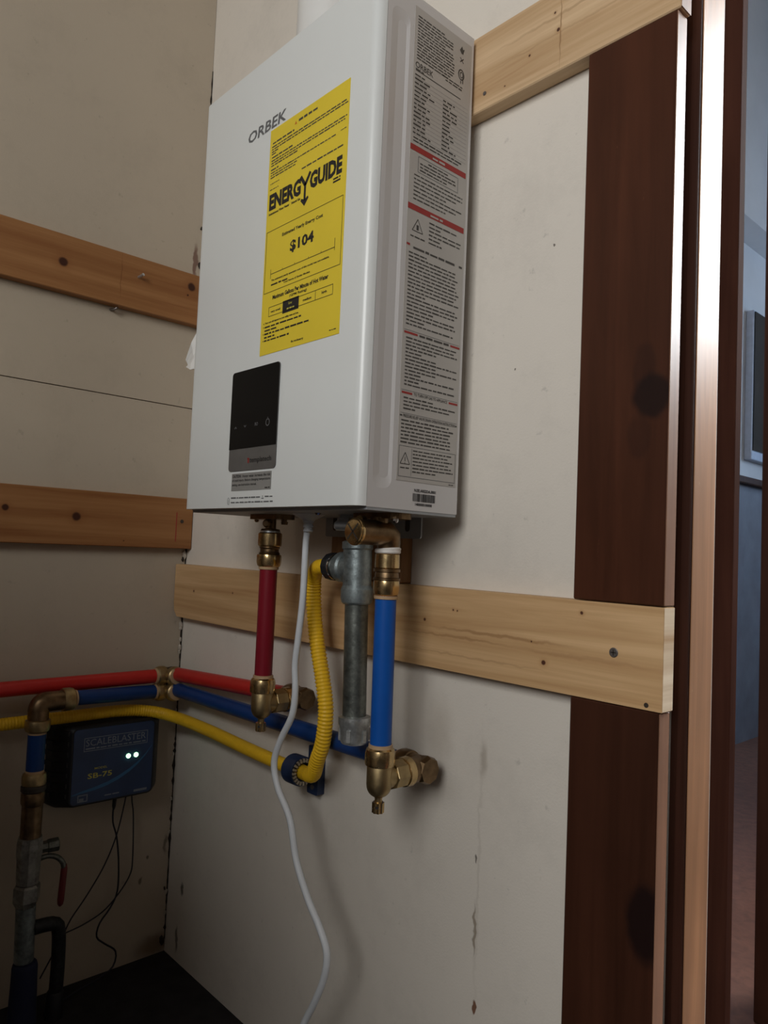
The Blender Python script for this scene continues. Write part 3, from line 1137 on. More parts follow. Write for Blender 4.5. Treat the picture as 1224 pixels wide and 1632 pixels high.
for i, z in enumerate((1.1000, 1.0965, 1.0930, 1.0895)):
    k.greek(-0.1030 + (0.012 if i == 0 else 0), -0.048 - (0.012 if i in (0, 3) else 0), z, 0.0018, 250 + i)
for i in range(7):
    k.greek(-0.1110, random.choice((-0.036, -0.046, -0.062)), 1.0825 - i * 0.0042, 0.0017, 260 + i)
for i in range(6):
    k.greek(-0.0860, random.choice((-0.036, -0.042, -0.066)), 1.0390 - i * 0.0042, 0.0019, 270 + i)
z = 1.0000
i = 0
while z > 0.9240:
    k.greek(-0.1140, random.choice((-0.036, -0.040, -0.042, -0.075, -0.088)), z, 0.0019, 280 + i)
    z -= 0.0039
    i += 1
z = 0.9115
i = 0
while z > 0.8610:
    k.greek(-0.1130, random.choice((-0.035, -0.038, -0.060, -0.068, -0.090)), z, 0.0019, 320 + i)
    z -= 0.0037
    i += 1
for i, b in enumerate((-0.070, -0.035, -0.042, -0.095)):
    k.greek(-0.1130, b, 0.8498 - i * 0.0037, 0.0019, 350 + i)
for i in range(7):
    k.greek(-0.1150, random.choice((-0.036, -0.041, -0.044)), 0.8265 - i * 0.0037, 0.0020, 360 + i)
for i, b in enumerate((-0.036, -0.044, -0.035, -0.042, -0.038, -0.035, -0.062)):
    k.greek(-0.0965, b, 0.7970 - i * 0.0036, 0.0017, 380 + i)
k.greek(-0.0410, -0.0330, 0.7672, 0.0012, 390)
k.build('fine_print', S2, M['ink_soft'], dl, stuff=True)
# serial number and bar code printed on the case
k = Ink()
k.text('N.EE.ARE2DA.0001', -0.0920, 0.7560, -0.0600, 0.7592, 0.03)
u = -0.0938
rnd = random.Random(5)
while u < -0.0605:
    w = rnd.choice((0.0005, 0.0005, 0.0008, 0.0013))
    k.rect(u, 0.7462, min(u + w, -0.0602), 0.7545)
    u += w + rnd.choice((0.0004, 0.0005, 0.0008))
k.text('1400000100000', -0.0900, 0.7418, -0.0650, 0.7448, 0.03)
k.build('serial_barcode', side(0.0003), M['ink'], heater, stuff=True)

# ---- underside of the heater: bracket, flanges, screws
bm = B()
plate(bm, rrect(0.4180, 0.7095, 0.5925, 0.7560, 0.003), lambda u, v, d: (u, -0.0235 + d, v), 0.0020)
brk = obj('mounting_bracket', bm, M['steel_grey'], heater)
for u in (0.4370, 0.5705):
    bm = B()
    plate(bm, rrect(u - 0.0038, 0.7175, u + 0.0038, 0.7400, 0.0036), lambda a, b, d: (a, -0.0238 + d, b), 0.0010)
    obj('slot', bm, M['groove'], brk)


def bolt(parent, p, r=0.0032, h=0.004, mat='chrome', axis=(0, 0, -1)):
    bm = B()
    lathe(bm, p, axis, [(0, r), (h * 0.6, r), (h, r * 0.6)], 8)
    return obj('bolt', bm, M[mat], parent)


bm = B()
plate(bm, rrect(0.362, -0.109, 0.434, -0.081, 0.010), lambda u, v, d: (u, v, 0.7275 + d), 0.0075)
fl = obj('outlet_flange', bm, M['brass_dark'], heater)
for x in (0.368, 0.398, 0.428):
    bolt(fl, (x, -0.098, 0.7275), 0.003, 0.0035, 'brass')
bm = B()
lathe(bm, (0.430, -0.098, 0.7365), (0, 0, -1), [(0, 0.0045), (0.004, 0.0045), (0.004, 0.003), (0.012, 0.003), (0.012, 0.0045), (0.0155, 0.0038)], 10)
obj('flange_stud', bm, M['brass_dark'], heater)
bm = B()
plate(bm, rrect(0.570, -0.112, 0.641, -0.082, 0.010), lambda u, v, d: (u, v, 0.7275 + d), 0.0080)
fl = obj('inlet_flange', bm, M['brass_dark'], heater)
for x in (0.577, 0.604, 0.634):
    bolt(fl, (x, -0.104, 0.7275))
bolt(heater, (0.5246, -0.120, 0.7362), 0.0038, 0.0050)
bolt(heater, (0.335, -0.14, 0.7362), 0.0030, 0.0030, 'steel_grey')
bm = B()
lathe(bm, (0.533, -0.081, 0.7365), (0, 0, -1), [(0, 0.0125), (0.007, 0.0125), (0.007, 0.0145), (0.014, 0.0145), (0.015, 0.011), (0.018, 0.011)], 6)
obj('gas_inlet_nut', bm, M['steel_grey'], heater)
bm = B()
lathe(bm, (0.5545, -0.118, 0.7195), (1, 0.35, 0), [(0, 0.004), (0.002, 0.0055), (0.018, 0.0055)], 14)
obj('test_port', bm, M['steel'], heater, 35)
bm = B()
lathe(bm, (0.4815, -0.1, 0.7362), (0, 0, -1), [(0, 0.0195), (0.003, 0.0195), (0.0045, 0.017), (0.009, 0.0085), (0.011, 0.0065), (0.013, 0.0065), (0.0135, 0.0052), (0.0155, 0.0052),
                                              (0.016, 0.0062), (0.018, 0.0062), (0.0185, 0.005), (0.0205, 0.005), (0.021, 0.0060), (0.0230, 0.0058), (0.024, 0.0045)], 20)
obj('strain_relief', bm, M['cord'], heater, 40)

# power cord hanging from the strain relief
cord_pts = [(0.4812, -0.1, 0.7160), (0.4786, -0.1, 0.7034), (0.4777, -0.1, 0.6368), (0.4720, -0.1, 0.5848), (0.4685, -0.1, 0.5548),
            (0.4715, -0.1, 0.5261), (0.4675, -0.1, 0.4962), (0.4466, -0.1, 0.4624), (0.4359, -0.1, 0.4339), (0.4462, -0.1, 0.4068),
            (0.4728, -0.1, 0.3778), (0.4886, -0.1, 0.3365), (0.5126, -0.1, 0.3031), (0.5373, -0.1, 0.2786), (0.5510, -0.1, 0.2576),
            (0.5476, -0.1, 0.2298), (0.5324, -0.1, 0.1964), (0.5164, -0.1, 0.1674), (0.500, -0.105, 0.12), (0.505, -0.11, 0.05), (0.54, -0.13, 0.006)]
bm = B()
sweep(bm, catmull(cord_pts, 0.006), 0.0040, 10)
tag(obj('power_cord', bm, M['cord'], None, 60), 'white power cord hanging in a wavy line from the heater\'s underside', 'cord')

# paper slip sticking out behind the heater's left edge
bm = B()
cols = [(0.3015, -0.142), (0.290, -0.146), (0.278, -0.140), (0.262, -0.147), (0.244, -0.145)]
zt = [1.060, 1.035, 1.000, 0.968, 0.950]
zb = [0.925, 0.929, 0.933, 0.930, 0.937]
fr, bk = [], []
for (x, y), a, b in zip(cols, zt, zb):
    fr.append([bm.verts.new((x, y + 0.002 * math.sin(j * 1.7 + x * 90), a + (b - a) * j / 4)) for j in range(5)])
    bk.append([bm.verts.new((x, y + 0.0012 + 0.002 * math.sin(j * 1.7 + x * 90), a + (b - a) * j / 4)) for j in range(5)])
for i in range(4):
    for j in range(4):
        bm.faces.new((fr[i][j], fr[i + 1][j], fr[i + 1][j + 1], fr[i][j + 1]))
        bm.faces.new((bk[i][j], bk[i][j + 1], bk[i + 1][j + 1], bk[i + 1][j]))
for i in range(4):
    for j in (0, 4):
        bm.faces.new((fr[i][j], fr[i + 1][j], bk[i + 1][j], bk[i][j]))
for i in (0, 4):
    for j in range(4):
        bm.faces.new((fr[i][j], fr[i][j + 1], bk[i][j + 1], bk[i][j]))
tag(obj('paper_slip', bm, M['paper']), 'white crumpled paper slip sticking out behind the heater\'s left edge', 'paper')


# ------------------------------------------------------------------ plumbing helpers
def pipe(name, label, a, b, r, mat, cat='pipe', group=None, seg=20):
    bm = B()
    a, b = Vector(a), Vector(b)
    lathe(bm, a, b - a, [(0, r), ((b - a).length, r)], seg)
    o = obj(name, bm, mat, None, 40, loc=tuple(a))
    return tag(o, label, cat, group)


def part_lathe(name, base, axis, prof, mat, parent, seg=28, smooth=32):
    bm = B()
    lathe(bm, base, axis, prof, seg)
    return obj(name, bm, mat, parent, smooth)


def collar(parent, base, axis, r=0.0158, L=0.0185, mat='brass', ring=True):
    """push-fit cap: rounded barrel with a tan release ring at its mouth; base is the inner end."""
    c = part_lathe('collar', base, axis, [(0, r * 0.82), (0.0008, r * 0.97), (0.003, r), (L - 0.006, r), (L - 0.002, r * 0.93), (L, r * 0.78)],
                   M[mat], parent)
    if ring:
        d = Vector(axis).normalized()
        part_lathe('release_ring', Vector(base) + d * (L - 0.0004), axis, [(0, 0.0128), (0.0032, 0.0125), (0.0036, 0.0113)], M['copper_tan'], parent)
    return c


def elbow_body(parent, c, d1, l1, d2, l2, r, mat, bend=0.010):
    c, d1, d2 = Vector(c), Vector(d1).normalized(), Vector(d2).normalized()
    path = [c + d1 * l1]
    for k in range(9):
        t = k / 8
        path.append((1 - t) ** 2 * (c + d1 * bend) + 2 * t * (1 - t) * c + t * t * (c + d2 * bend))
    path.append(c + d2 * l2)
    bm = B()
    sweep(bm, path, r, 24)
    return obj('elbow_body', bm, M[mat], parent, 50)


# ------------------------------------------------------------------ hot side (red)
RXP, RYP = 0.396, -0.095
t = thing('brass_coupling', 'brass push-fit coupling joining the heater outlet to the dark red pipe', 'fitting', (RXP, RYP, 0.6647))
part_lathe('neck', (RXP, RYP, 0.7275), (0, 0, -1), [(0, 0.0068), (0.0115, 0.0068), (0.012, 0.0115), (0.0145, 0.0125)], M['brass_dark'], t)
part_lathe('test_plug', (RXP + 0.010, RYP - 0.010, 0.7220), (0.55, -0.83, 0), [(0, 0.0052), (0.007, 0.0052), (0.009, 0.0035)], M['brass_dark'], t, 12)
part_lathe('steel_ring', (RXP, RYP, 0.7130), (0, 0, -1), [(0, 0.0125), (0.002, 0.0125)], M['steel'], t)
part_lathe('upper_nut', (RXP, RYP, 0.7110), (0, 0, -1), [(0, 0.0135), (0.0015, 0.0150), (0.014, 0.0150), (0.0165, 0.0147), (0.0180, 0.0130)], M['brass'], t)
part_lathe('groove_band', (RXP, RYP, 0.6930), (0, 0, -1), [(0, 0.0128), (0.0010, 0.0132), (0.0030, 0.0118), (0.006, 0.0118), (0.0085, 0.0135), (0.0092, 0.0130)], M['brass_dark'], t)
collar(t, (RXP, RYP, 0.6838), (0, 0, -1), 0.0156, 0.0165)
pipe('red_pipe', 'dark red pipe hanging from the heater outlet, left of the white cord', (RXP, RYP, 0.5280), (RXP, RYP, 0.6690), 0.0111, M['pex_red_dark'])


def drain_elbow(name, label, x, y, z, lean_axis, wall_y, knob):
    """push-fit elbow with a knurled drain screw; the second leg points at the wall (+y)."""
    t = thing(name, label, 'fitting', (x, y, z - 0.030))
    body = [(0, 0.0128), (0.001, 0.0133), (0.020, 0.0133), (0.0235, 0.0129), (0.0265, 0.0119), (0.029, 0.0104), (0.031, 0.0084), (0.0325, 0.0060), (0.0332, 0.0045)]
    part_lathe('elbow_body', (x, y, z + 0.0140), (0, 0, -1), body, M['brass_body'], t, 32, 60)
    part_lathe('elbow_leg', (x, y, z), (0, 1, 0), [(0, 0.0122), (0.012, 0.0124), (0.020, 0.0124)], M['brass_body'], t, 32, 60)
    collar(t, (x, y, z + 0.0128), (0, 0, 1), 0.0158, 0.0188)
    part_lathe('hex_leg', (x, y + 0.0150, z), (0, 1, 0), [(0, 0.0142), (0.0006, 0.0150), (0.0165, 0.0150), (0.0172, 0.0138)], M['brass_body'], t, 8, 20)
    part_lathe('union_nut', (x, y + 0.0325, z), (0, 1, 0), [(0, 0.0135), (0.0010, 0.0152), (0.0085, 0.0158), (0.0105, 0.0145)], M['brass'], t)
    part_lathe('drain_stem', (x, y, z - 0.0180), (0, 0, -1), [(0, 0.0046), (0.003, 0.0040), (0.009, 0.0040)], M['brass_body'], t, 12)
    bm = B()
    prof = []
    for k in range(32):
        a = 2 * PI * k / 32
        rr = 0.0064 if k % 4 < 2 else 0.0055
        prof.append((x + rr * math.cos(a), y + rr * math.sin(a)))
    plate(bm, prof, lambda u, v, d: (u, v, z - 0.0245 - d), 0.0105)
    kn = obj('drain_knob', bm, M[knob], t)
    part_lathe('knob_hole', (x + 0.0036, y - 0.0050, z - 0.0285), (0.58, -0.81, 0), [(0, 0.0016), (0.0006, 0.0016)], M['ink'], kn, 10)
    return t


ZR = 0.4975
drain_elbow('drain_elbow', 'brass elbow with a drain screw at the foot of the dark red pipe', RXP, RYP, ZR, 0, 0, 'brass')
t = thing('wall_elbow', 'aged brass elbow against the wall behind the red pipe\'s drain elbow', 'fitting', (RXP, -0.030, ZR - 0.015))
elbow_body(t, (RXP + 0.001, -0.034, ZR), (0, -1, 0), 0.018, (-1, 0, -0.04), 0.018, 0.0135, 'brass_dark', 0.010)
part_lathe('hex_back', (RXP - 0.002, -0.034, ZR), (1, 0, 0), [(0, 0.0135), (0.012, 0.0150), (0.016, 0.0135)], M['brass_dark'], t, 8, 20)
collar(t, (RXP - 0.014, -0.034, ZR - 0.0006), (-1, 0, -0.04), 0.0156, 0.0165, 'brass_dark')
ZC = 0.4760
pipe('red_pipe', 'bright red pipe along the back wall between the corner and the drain elbow', (RXP - 0.02, -0.034, ZR - 0.0012), (0.056, -0.034, ZC + 0.0006), 0.0111, M['pex_red'])

OFF = 0.036


def corner_elbow(name, label, z, off):
    t = thing(name, label, 'fitting', (off, -off, z - 0.015))
    elbow_body(t, (off, -off, z), (1, 0, 0.04), 0.010, (0, -1, 0), 0.010, 0.0130, 'brass_dark', 0.008)
    for k in (0.45, 1.0):
        part_lathe('band', Vector((off, -off, z)) + Vector((0.0075 * k, 0, 0)), (1, 0, 0), [(0, 0.0142), (0.0025, 0.0142)], M['groove'], t)
    collar(t, (off + 0.010, -off, z), (1, 0, 0.03), 0.0156, 0.0150, 'brass_body')
    collar(t, (off, -off - 0.010, z), (0, -1, 0), 0.0156, 0.0150, 'brass_body')
    return t


corner_elbow('corner_elbow', 'brass corner elbow turning the bright red pipe, upper of the pair', ZC - 0.003, OFF)
pipe('red_pipe', 'bright red pipe along the left wall', (OFF, -0.056, ZC - 0.003), (OFF, -0.75, 0.4735), 0.0111, M['pex_red'])

# ------------------------------------------------------------------ cold side (blue)
BXP, BYP = 0.6165, -0.095
t = thing('brass_inlet_valve', 'brass filter body with a crossed slotted cap above the blue pipe', 'fitting', (BXP, BYP, 0.690))
part_lathe('neck', (0.6130, -0.107, 0.7290), (0, 0, -1), [(0, 0.0098), (0.012, 0.0098)], M['brass_dark'], t)
part_lathe('boss', (0.5990, -0.118, 0.7250), (0.2, -0.98, 0), [(0, 0.0055), (0.006, 0.0050)], M['brass_body'], t, 16)
bm = B()
sweep(bm, [Vector(v) for v in ((BXP - 0.001, -0.1400, 0.7125), (BXP - 0.001, -0.108, 0.7125), (BXP - 0.001, -0.100, 0.7120), (BXP - 0.001, -0.0955, 0.7085),
                               (BXP - 0.001, -0.0945, 0.702), (BXP - 0.001, -0.0945, 0.6965))], lambda i, s: (0.0130, 0.0130, 0.0134, 0.0136, 0.0126, 0.0118)[i], 28)
obj('valve_body', bm, M['brass_dark'], t, 50)
cp = part_lathe('slotted_cap', (BXP - 0.001, -0.1395, 0.7125), (0, -1, 0), [(0, 0.0138), (0.0015, 0.0142), (0.0030, 0.0142), (0.0034, 0.0130), (0.0050, 0.0130), (0.0056, 0.0115)], M['brass'], t)
for sg in (-1, 1):
    bm = B()
    d = Vector((1, 0, sg)).normalized()
    w = Vector((1, 0, -sg)).normalized()
    c = Vector((BXP - 0.001, -0.1452, 0.7125))
    bm.faces.new([bm.verts.new(c + d * a * 0.0112 + w * b * 0.0009) for a, b in ((-1, -1), (1, -1), (1, 1), (-1, 1))])
    obj('slot', bm, M['groove'], cp)
part_lathe('tail', (BXP - 0.001, BYP, 0.6975), (0, 0, -1), [(0, 0.0085), (0.010, 0.0085)], M['brass'], t)
t = thing('brass_coupling', 'brass push-fit coupling wrapped with white tape at the top of the bright blue pipe', 'fitting', (BXP, BYP, 0.6426))
lx = BXP - 0.0015
bm = B()
lathe(bm, (lx, BYP, 0.6965), (0, 0, -1), [(0, 0.0125), (0.001, 0.0136), (0.0035, 0.0139), (0.0048, 0.0130)], 28)
lathe(bm, (lx, BYP, 0.6970), (0.10, 0.05, -1), [(0, 0.0128), (0.0012, 0.0140), (0.0030, 0.0136)], 28)
obj('thread_tape', bm, M['white_ptfe'], t, 40)
part_lathe('upper_nut', (lx, BYP, 0.6918), (0, 0, -1), [(0, 0.0118), (0.0012, 0.0129), (0.0150, 0.0131), (0.0160, 0.0120)], M['brass'], t)
part_lathe('groove_band', (lx, BYP, 0.6760), (0, 0, -1), [(0, 0.0125), (0.0005, 0.0141), (0.0035, 0.0141), (0.0038, 0.0120), (0.0055, 0.0125), (0.0095, 0.0128), (0.0100, 0.0142), (0.0122, 0.0142), (0.0126, 0.0125)], M['brass_dark'], t)
collar(t, (lx, BYP, 0.6640), (0, 0, -1), 0.0138, 0.0170)
pipe('blue_pipe', 'bright blue pipe standing right of the grey gas pipe', (BXP, BYP, 0.4900), (BXP - 0.0015, BYP, 0.6490), 0.0113, M['pex_blue'])
ZB_ = 0.4600
drain_elbow('drain_elbow', 'brass elbow with a drain screw at the foot of the bright blue pipe', BXP, BYP, ZB_, 0, 0, 'brass')
t = thing('wall_elbow', 'aged brass elbow against the wall behind the blue pipe\'s drain elbow', 'fitting', (BXP, -0.030, ZB_ - 0.015))
elbow_body(t, (BXP + 0.001, -0.034, ZB_), (0, -1, 0), 0.018, (-1, 0, -0.01), 0.018, 0.0135, 'brass_dark', 0.010)
part_lathe('hex_back', (BXP - 0.002, -0.034, ZB_), (1, 0, 0), [(0, 0.0135), (0.012, 0.0155), (0.017, 0.0135)], M['brass_dark'], t, 8, 20)
collar(t, (BXP - 0.014, -0.034, ZB_ - 0.0002), (-1, 0, -0.01), 0.0158, 0.0180, 'brass_dark')
ZCB = 0.4515
pipe('blue_pipe', 'navy blue pipe along the back wall under the bright red one', (BXP - 0.02, -0.034, ZB_ - 0.0004), (0.056, -0.034, ZCB + 0.0005), 0.0111, M['pex_blue_dark'])
corner_elbow('corner_elbow', 'brass corner elbow turning the navy blue pipe, lower of the pair', ZCB - 0.004, OFF)
VX, VY = 0.066, -0.2525
ZL = 0.4560


def zz(z):
    return z + 0.0057 + (0.46 - z) * 0.0125


pipe('blue_pipe', 'short dark blue pipe on the left wall under the bright red one', (OFF, -0.056, ZCB - 0.004), (VX - 0.005, VY + 0.048, ZL), 0.0111, M['pex_blue_dark'])
t = thing('brass_elbow', 'dark brass elbow turning the blue pipe down at the left edge', 'fitting', (VX, VY, 0.405))
elbow_body(t, (VX, VY, ZL), (0, 1, 0), 0.036, (0, 0, -1), 0.030, 0.0142, 'brass_dark', 0.011)
collar(t, (VX - 0.002, VY + 0.032, ZL), (0, 1, 0), 0.0168, 0.0180, 'brass_body')
collar(t, (VX, VY, ZL - 0.024), (0, 0, -1), 0.0172, 0.0175, 'brass_body')
pipe('blue_pipe', 'short blue upright pipe between two brass fittings at the left edge', (VX, VY, zz(0.3500)), (VX, VY, zz(0.4100)), 0.0121, M['pex_blue_dark'])
t = thing('brass_coupling', 'aged brass coupling on the upright pipe beside the black control box', 'fitting', (VX, VY, zz(0.3000)))
collar(t, (VX, VY, zz(0.3330)), (0, 0, 1), 0.0165, 0.0175, 'brass_body')
part_lathe('groove_band', (VX, VY, zz(0.3335)), (0, 0, -1), [(0, 0.0150), (0.002, 0.0170), (0.0080, 0.0170), (0.0105, 0.0148)], M['groove'], t)
part_lathe('lower_barrel', (VX, VY, zz(0.3235)), (0, 0, -1), [(0, 0.0150), (0.002, 0.0162), (0.0150, 0.0160), (0.0195, 0.0140)], M['brass_dark'], t)
pipe('dark_pipe', 'dark copper pipe between the coupling and the silver valve', (VX, VY, zz(0.2480)), (VX, VY, zz(0.3060)), 0.0140, M['brass_dark'])
t = thing('ball_valve', 'silver painted ball valve with a red lever at the lower left', 'valve', (VX, VY, zz(0.1600)))
part_lathe('valve_body', (VX, VY, zz(0.2600)), (0, 0, -1), [(0, 0.0125), (0.001, 0.0160), (0.010, 0.0178), (0.022, 0.0180), (0.032, 0.0165), (0.055, 0.0160), (0.065, 0.0150)], M['silver_paint'], t, 10, 20)
part_lathe('hex_union', (VX, VY, zz(0.1930)), (0, 0, -1), [(0, 0.0150), (0.003, 0.0182), (0.022, 0.0182), (0.028, 0.0150), (0.033, 0.0128)], M['silver_paint'], t, 6, 20)
part_lathe('stem', (VX, VY + 0.012, zz(0.2400)), (0.15, 1, 0.05), [(0, 0.0085), (0.012, 0.0085), (0.013, 0.0100), (0.026, 0.0100), (0.0275, 0.0080)], M['black_iron'], t, 8, 20)
bm = B()
lp = catmull([(VX + 0.004, VY + 0.014, zz(0.226)), (VX + 0.006, VY + 0.024, zz(0.228)), (VX + 0.008, VY + 0.036, zz(0.224)), (VX + 0.010, VY + 0.0445, zz(0.214)), (VX + 0.010, VY + 0.047, zz(0.200))], 0.004)
sweep(bm, lp, 0.0038, 8)
obj('lever_arm', bm, M['black_iron'], t, 50)
part_lathe('lever_grip', (VX + 0.010, VY + 0.047, zz(0.2120)), (0, -0.05, -1), [(0, 0.0030), (0.006, 0.0046), (0.050, 0.0048), (0.056, 0.0040), (0.059, 0.0015)], M['lever_red'], t, 10, 50)
pipe('galvanised_pipe', 'grey galvanised pipe between the silver valve and the navy wrap', (VX, VY + 0.002, zz(0.0850)), (VX, VY, zz(0.1620)), 0.0132, M['galv'])
bm = B()
lathe(bm, (VX, VY + 0.004, 0.0), (0, 0, 1), [(0, 0.0200), (0.03, 0.0185), (0.07, 0.0172), (0.086, 0.0170), (0.091, 0.0160), (0.093, 0.0135)], 18)
tag(obj('pipe_wrap', bm, M['foam'], None, 40, loc=(VX, VY + 0.004, 0.0)), 'navy foam wrap round the pipe where it meets the floor', 'pipe wrap')
t = thing('branch_pipe', 'black branch pipe bending down to the floor beside the navy wrap', 'pipe', (0.066, -0.204, 0.0))
bm = B()
sweep(bm, catmull([(0.066, VY + 0.012, 0.137), (0.066, -0.222, 0.1365), (0.066, -0.209, 0.133), (0.066, -0.2040, 0.120), (0.066, -0.2025, 0.07), (0.066, -0.2045, 0.0)], 0.006), 0.0098, 12)
obj('bent_tube', bm, M['dark_iron'], t, 50)
part_lathe('sleeve', (0.066, -0.2040, 0.0), (0, 0, 1), [(0, 0.0125), (0.035, 0.0118), (0.038, 0.0100)], M['black_plastic'], t)

# ------------------------------------------------------------------ gas line
GX, GY = 0.5500, -0.080
t = thing('gas_tee', 'grey galvanised pipe tee feeding the yellow gas hose under the heater', 'fitting', (GX, GY, 0.6300))
part_lathe('nipple', (GX - 0.004, GY, 0.7300), (0, 0, -1), [(0, 0.0105), (0.030, 0.0105)], M['black_iron'], t)
part_lathe('tee_run', (GX - 0.001, GY, 0.7040), (0.035, 0, -1), [(0, 0.0150), (0.0012, 0.0176), (0.0085, 0.0176), (0.0105, 0.0162), (0.050, 0.0162), (0.0545, 0.0183), (0.064, 0.0183), (0.0690, 0.0170), (0.0710, 0.0148)], M['galv'], t, 28, 24)
part_lathe('tee_branch', (GX, GY, 0.6735), (-1, 0, 0), [(0, 0.0155), (0.017, 0.0155), (0.020, 0.0172), (0.027, 0.0176), (0.0295, 0.0165)], M['galv'], t, 28, 24)
t2 = thing('hose_nut', 'black and bright steel nut joining the yellow gas hose to the tee', 'fitting', (0.5, GY, 0.6730))
part_lathe('steel_ring', (GX - 0.029, GY, 0.6733), (-1, 0, 0), [(0, 0.0142), (0.003, 0.0142), (0.0035, 0.0125), (0.0065, 0.0125)], M['black_iron'], t2)
part_lathe('bright_washer', (GX - 0.0350, GY, 0.6733), (-1, 0, 0), [(0, 0.0155), (0.0022, 0.0155)], M['chrome'], t2)
part_lathe('hex_nut', (GX - 0.0372, GY, 0.6733), (-1, 0, 0), [(0, 0.0150), (0.001, 0.0162), (0.010, 0.0162), (0.0140, 0.0135)], M['black_plastic'], t2, 12, 20)
pipe('gas_drip_pipe', 'weathered black iron pipe hanging below the grey tee', (0.5560, GY, 0.5030), (0.5513, GY, 0.6380), 0.0133, M['black_iron'])
t = thing('drip_cap', 'bright galvanised cap closing the bottom of the gas pipe', 'fitting', (0.5570, GY, 0.4800))
part_lathe('cap_body', (0.5565, GY, 0.5105), (0.03, 0, -1), [(0, 0.0150), (0.001, 0.0180), (0.0090, 0.0180), (0.0115, 0.0166), (0.0260, 0.0160), (0.0300, 0.0140), (0.0312, 0.0100)], M['galv_light'], t, 20, 30)
for a in (-0.2, 0.9, 2.0, -1.3):
    dv = Vector((math.cos(a - 0.9), math.sin(a - 0.9), 0))
    bm = B()
    c = Vector((0.5572, GY, 0.4905)) + dv * 0.0160
    sd = Vector((-dv.y, dv.x, 0))
    vs = [bm.verts.new(c + sd * (i * 0.0022) + dv * (j * 0.0016) + Vector((0, 0, k_ * 0.0065))) for i in (-1, 1) for j in (-1, 1) for k_ in (-1, 1)]
    for q in ((0, 1, 3, 2), (4, 6, 7, 5), (0, 4, 5, 1), (2, 3, 7, 6), (0, 2, 6, 4), (1, 5, 7, 3)):
        bm.faces.new([vs[i] for i in q])
    obj('rib', bm, M['galv_light'], t)

# yellow corrugated gas hose
hose_pts = [(0.026, -0.75, 0.4218), (0.026, -0.45, 0.4216), (0.026, -0.291, 0.4213), (0.026, -0.1939, 0.4208), (0.028, -0.115, 0.4212), (0.037, -0.070, 0.4170),
            (0.072, -0.042, 0.4110), (0.1544, -0.030, 0.4059), (0.2787, -0.030, 0.4023), (0.356, -0.030, 0.4013), (0.395, -0.030, 0.4022), (0.418, -0.033, 0.4035),
            (0.4400, -0.042, 0.4120), (0.4620, -0.055, 0.4350), (0.4780, -0.060, 0.4630), (0.4830, -0.062, 0.5020), (0.4750, -0.063, 0.5380), (0.4640, -0.064, 0.5742),
            (0.4560, -0.065, 0.6119), (0.4545, -0.067, 0.6420), (0.4600, -0.071, 0.6590), (0.4720, -0.077, 0.6690), (0.4850, -0.080, 0.6722), (0.5020, -0.080, 0.6733)]
path = resample(catmull(hose_pts, 0.0008), 0.0010)
PITCH = 0.0044


def hose_r(i, s):
    p = path[i]
    smooth_run = p.y > -0.05 and p.x < 0.42
    ends = p.z > 0.652
    amp = 0.00018 if (smooth_run or ends) else (0.00035 if p.x < 0.06 else 0.00072)
    return 0.0092 + amp * math.cos(2 * PI * s / PITCH)


bm = B()
sweep(bm, path, hose_r, 12)
tag(obj('gas_hose', bm, M['csst'], None, 70), 'yellow corrugated gas hose running along the walls and up to the tee', 'hose')

# blue hose clamp on the back wall
t = thing('hose_clamp', 'dark blue plastic clamp with a toothed ring holding the yellow hose', 'clamp', (0.397, 0.0, 0.4025))
bm = B()
n = 28
c0, c1 = Vector((0.378, -0.030, 0.4022)), Vector((0.402, -0.0305, 0.4028))
ax = (c1 - c0).normalized()
d, s, tt = frame_of(ax)
rings = []
for c, r in ((c0, 0.0130), (c0, 0.0172), (c0 + ax * 0.002, 0.0190), (c1 - ax * 0.001, 0.0190), (c1, 0.0184), (c1, 0.0130)):
    rings.append([bm.verts.new(c + (s * math.cos(2 * PI * k_ / n) + tt * math.sin(2 * PI * k_ / n)) * r) for k_ in range(n)])
for a, b in zip(rings, rings[1:] + rings[:1]):
    for k_ in range(n):
        bm.faces.new((a[k_], a[(k_ + 1) % n], b[(k_ + 1) % n], b[k_]))
obj('band', bm, M['navy_plastic'], t, 40)
bm = B()
rings = []
for c, r in ((c1 - ax * 0.002, 0.0125), (c1 - ax * 0.002, 0.0168), (c1 + ax * 0.0022, 0.0168), (c1 + ax * 0.0022, 0.0150), (c1 + ax * 0.0004, 0.0145), (c1 + ax * 0.0004, 0.0125)):
    rings.append([bm.verts.new(c + (s * math.cos(2 * PI * k_ / n) + tt * math.sin(2 * PI * k_ / n)) * r) for k_ in range(n)])
for a, b in zip(rings, rings[1:] + rings[:1]):
    for k_ in range(n):
        bm.faces.new((a[k_], a[(k_ + 1) % n], b[(k_ + 1) % n], b[k_]))
M['beige_ring'] = plain('beige_ring', (0.36, 0.30, 0.22), 0.5)
obj('toothed_ring', bm, M['groove'], t, 40)
NTEETH = 20
for k_ in range(NTEETH):
    a = 2 * PI * k_ / NTEETH
    rd = s * math.cos(a) + tt * math.sin(a)
    sd = ax.cross(rd)
    bm = B()
    c = c1 + ax * 0.0018 + rd * 0.0146
    vs = [bm.verts.new(c + rd * (i * 0.0024) + sd * (j * 0.0013) + ax * (q * 0.0014)) for i in (-1, 1) for j in (-1, 1) for q in (-1, 1)]
    for f in ((0, 1, 3, 2), (4, 6, 7, 5), (0, 4, 5, 1), (2, 3, 7, 6), (0, 2, 6, 4), (1, 5, 7, 3)):
        bm.faces.new([vs[i] for i in f])
    obj('tooth', bm, M['beige_ring'], t)
bm = B()
plate(bm, rrect(0.3890, 0.3700, 0.4110, 0.4320, 0.002), lambda u, v, dd: (u, -0.012 + dd, v), 0.0118)
pl = obj('base_plate', bm, M['navy_plastic'], t)
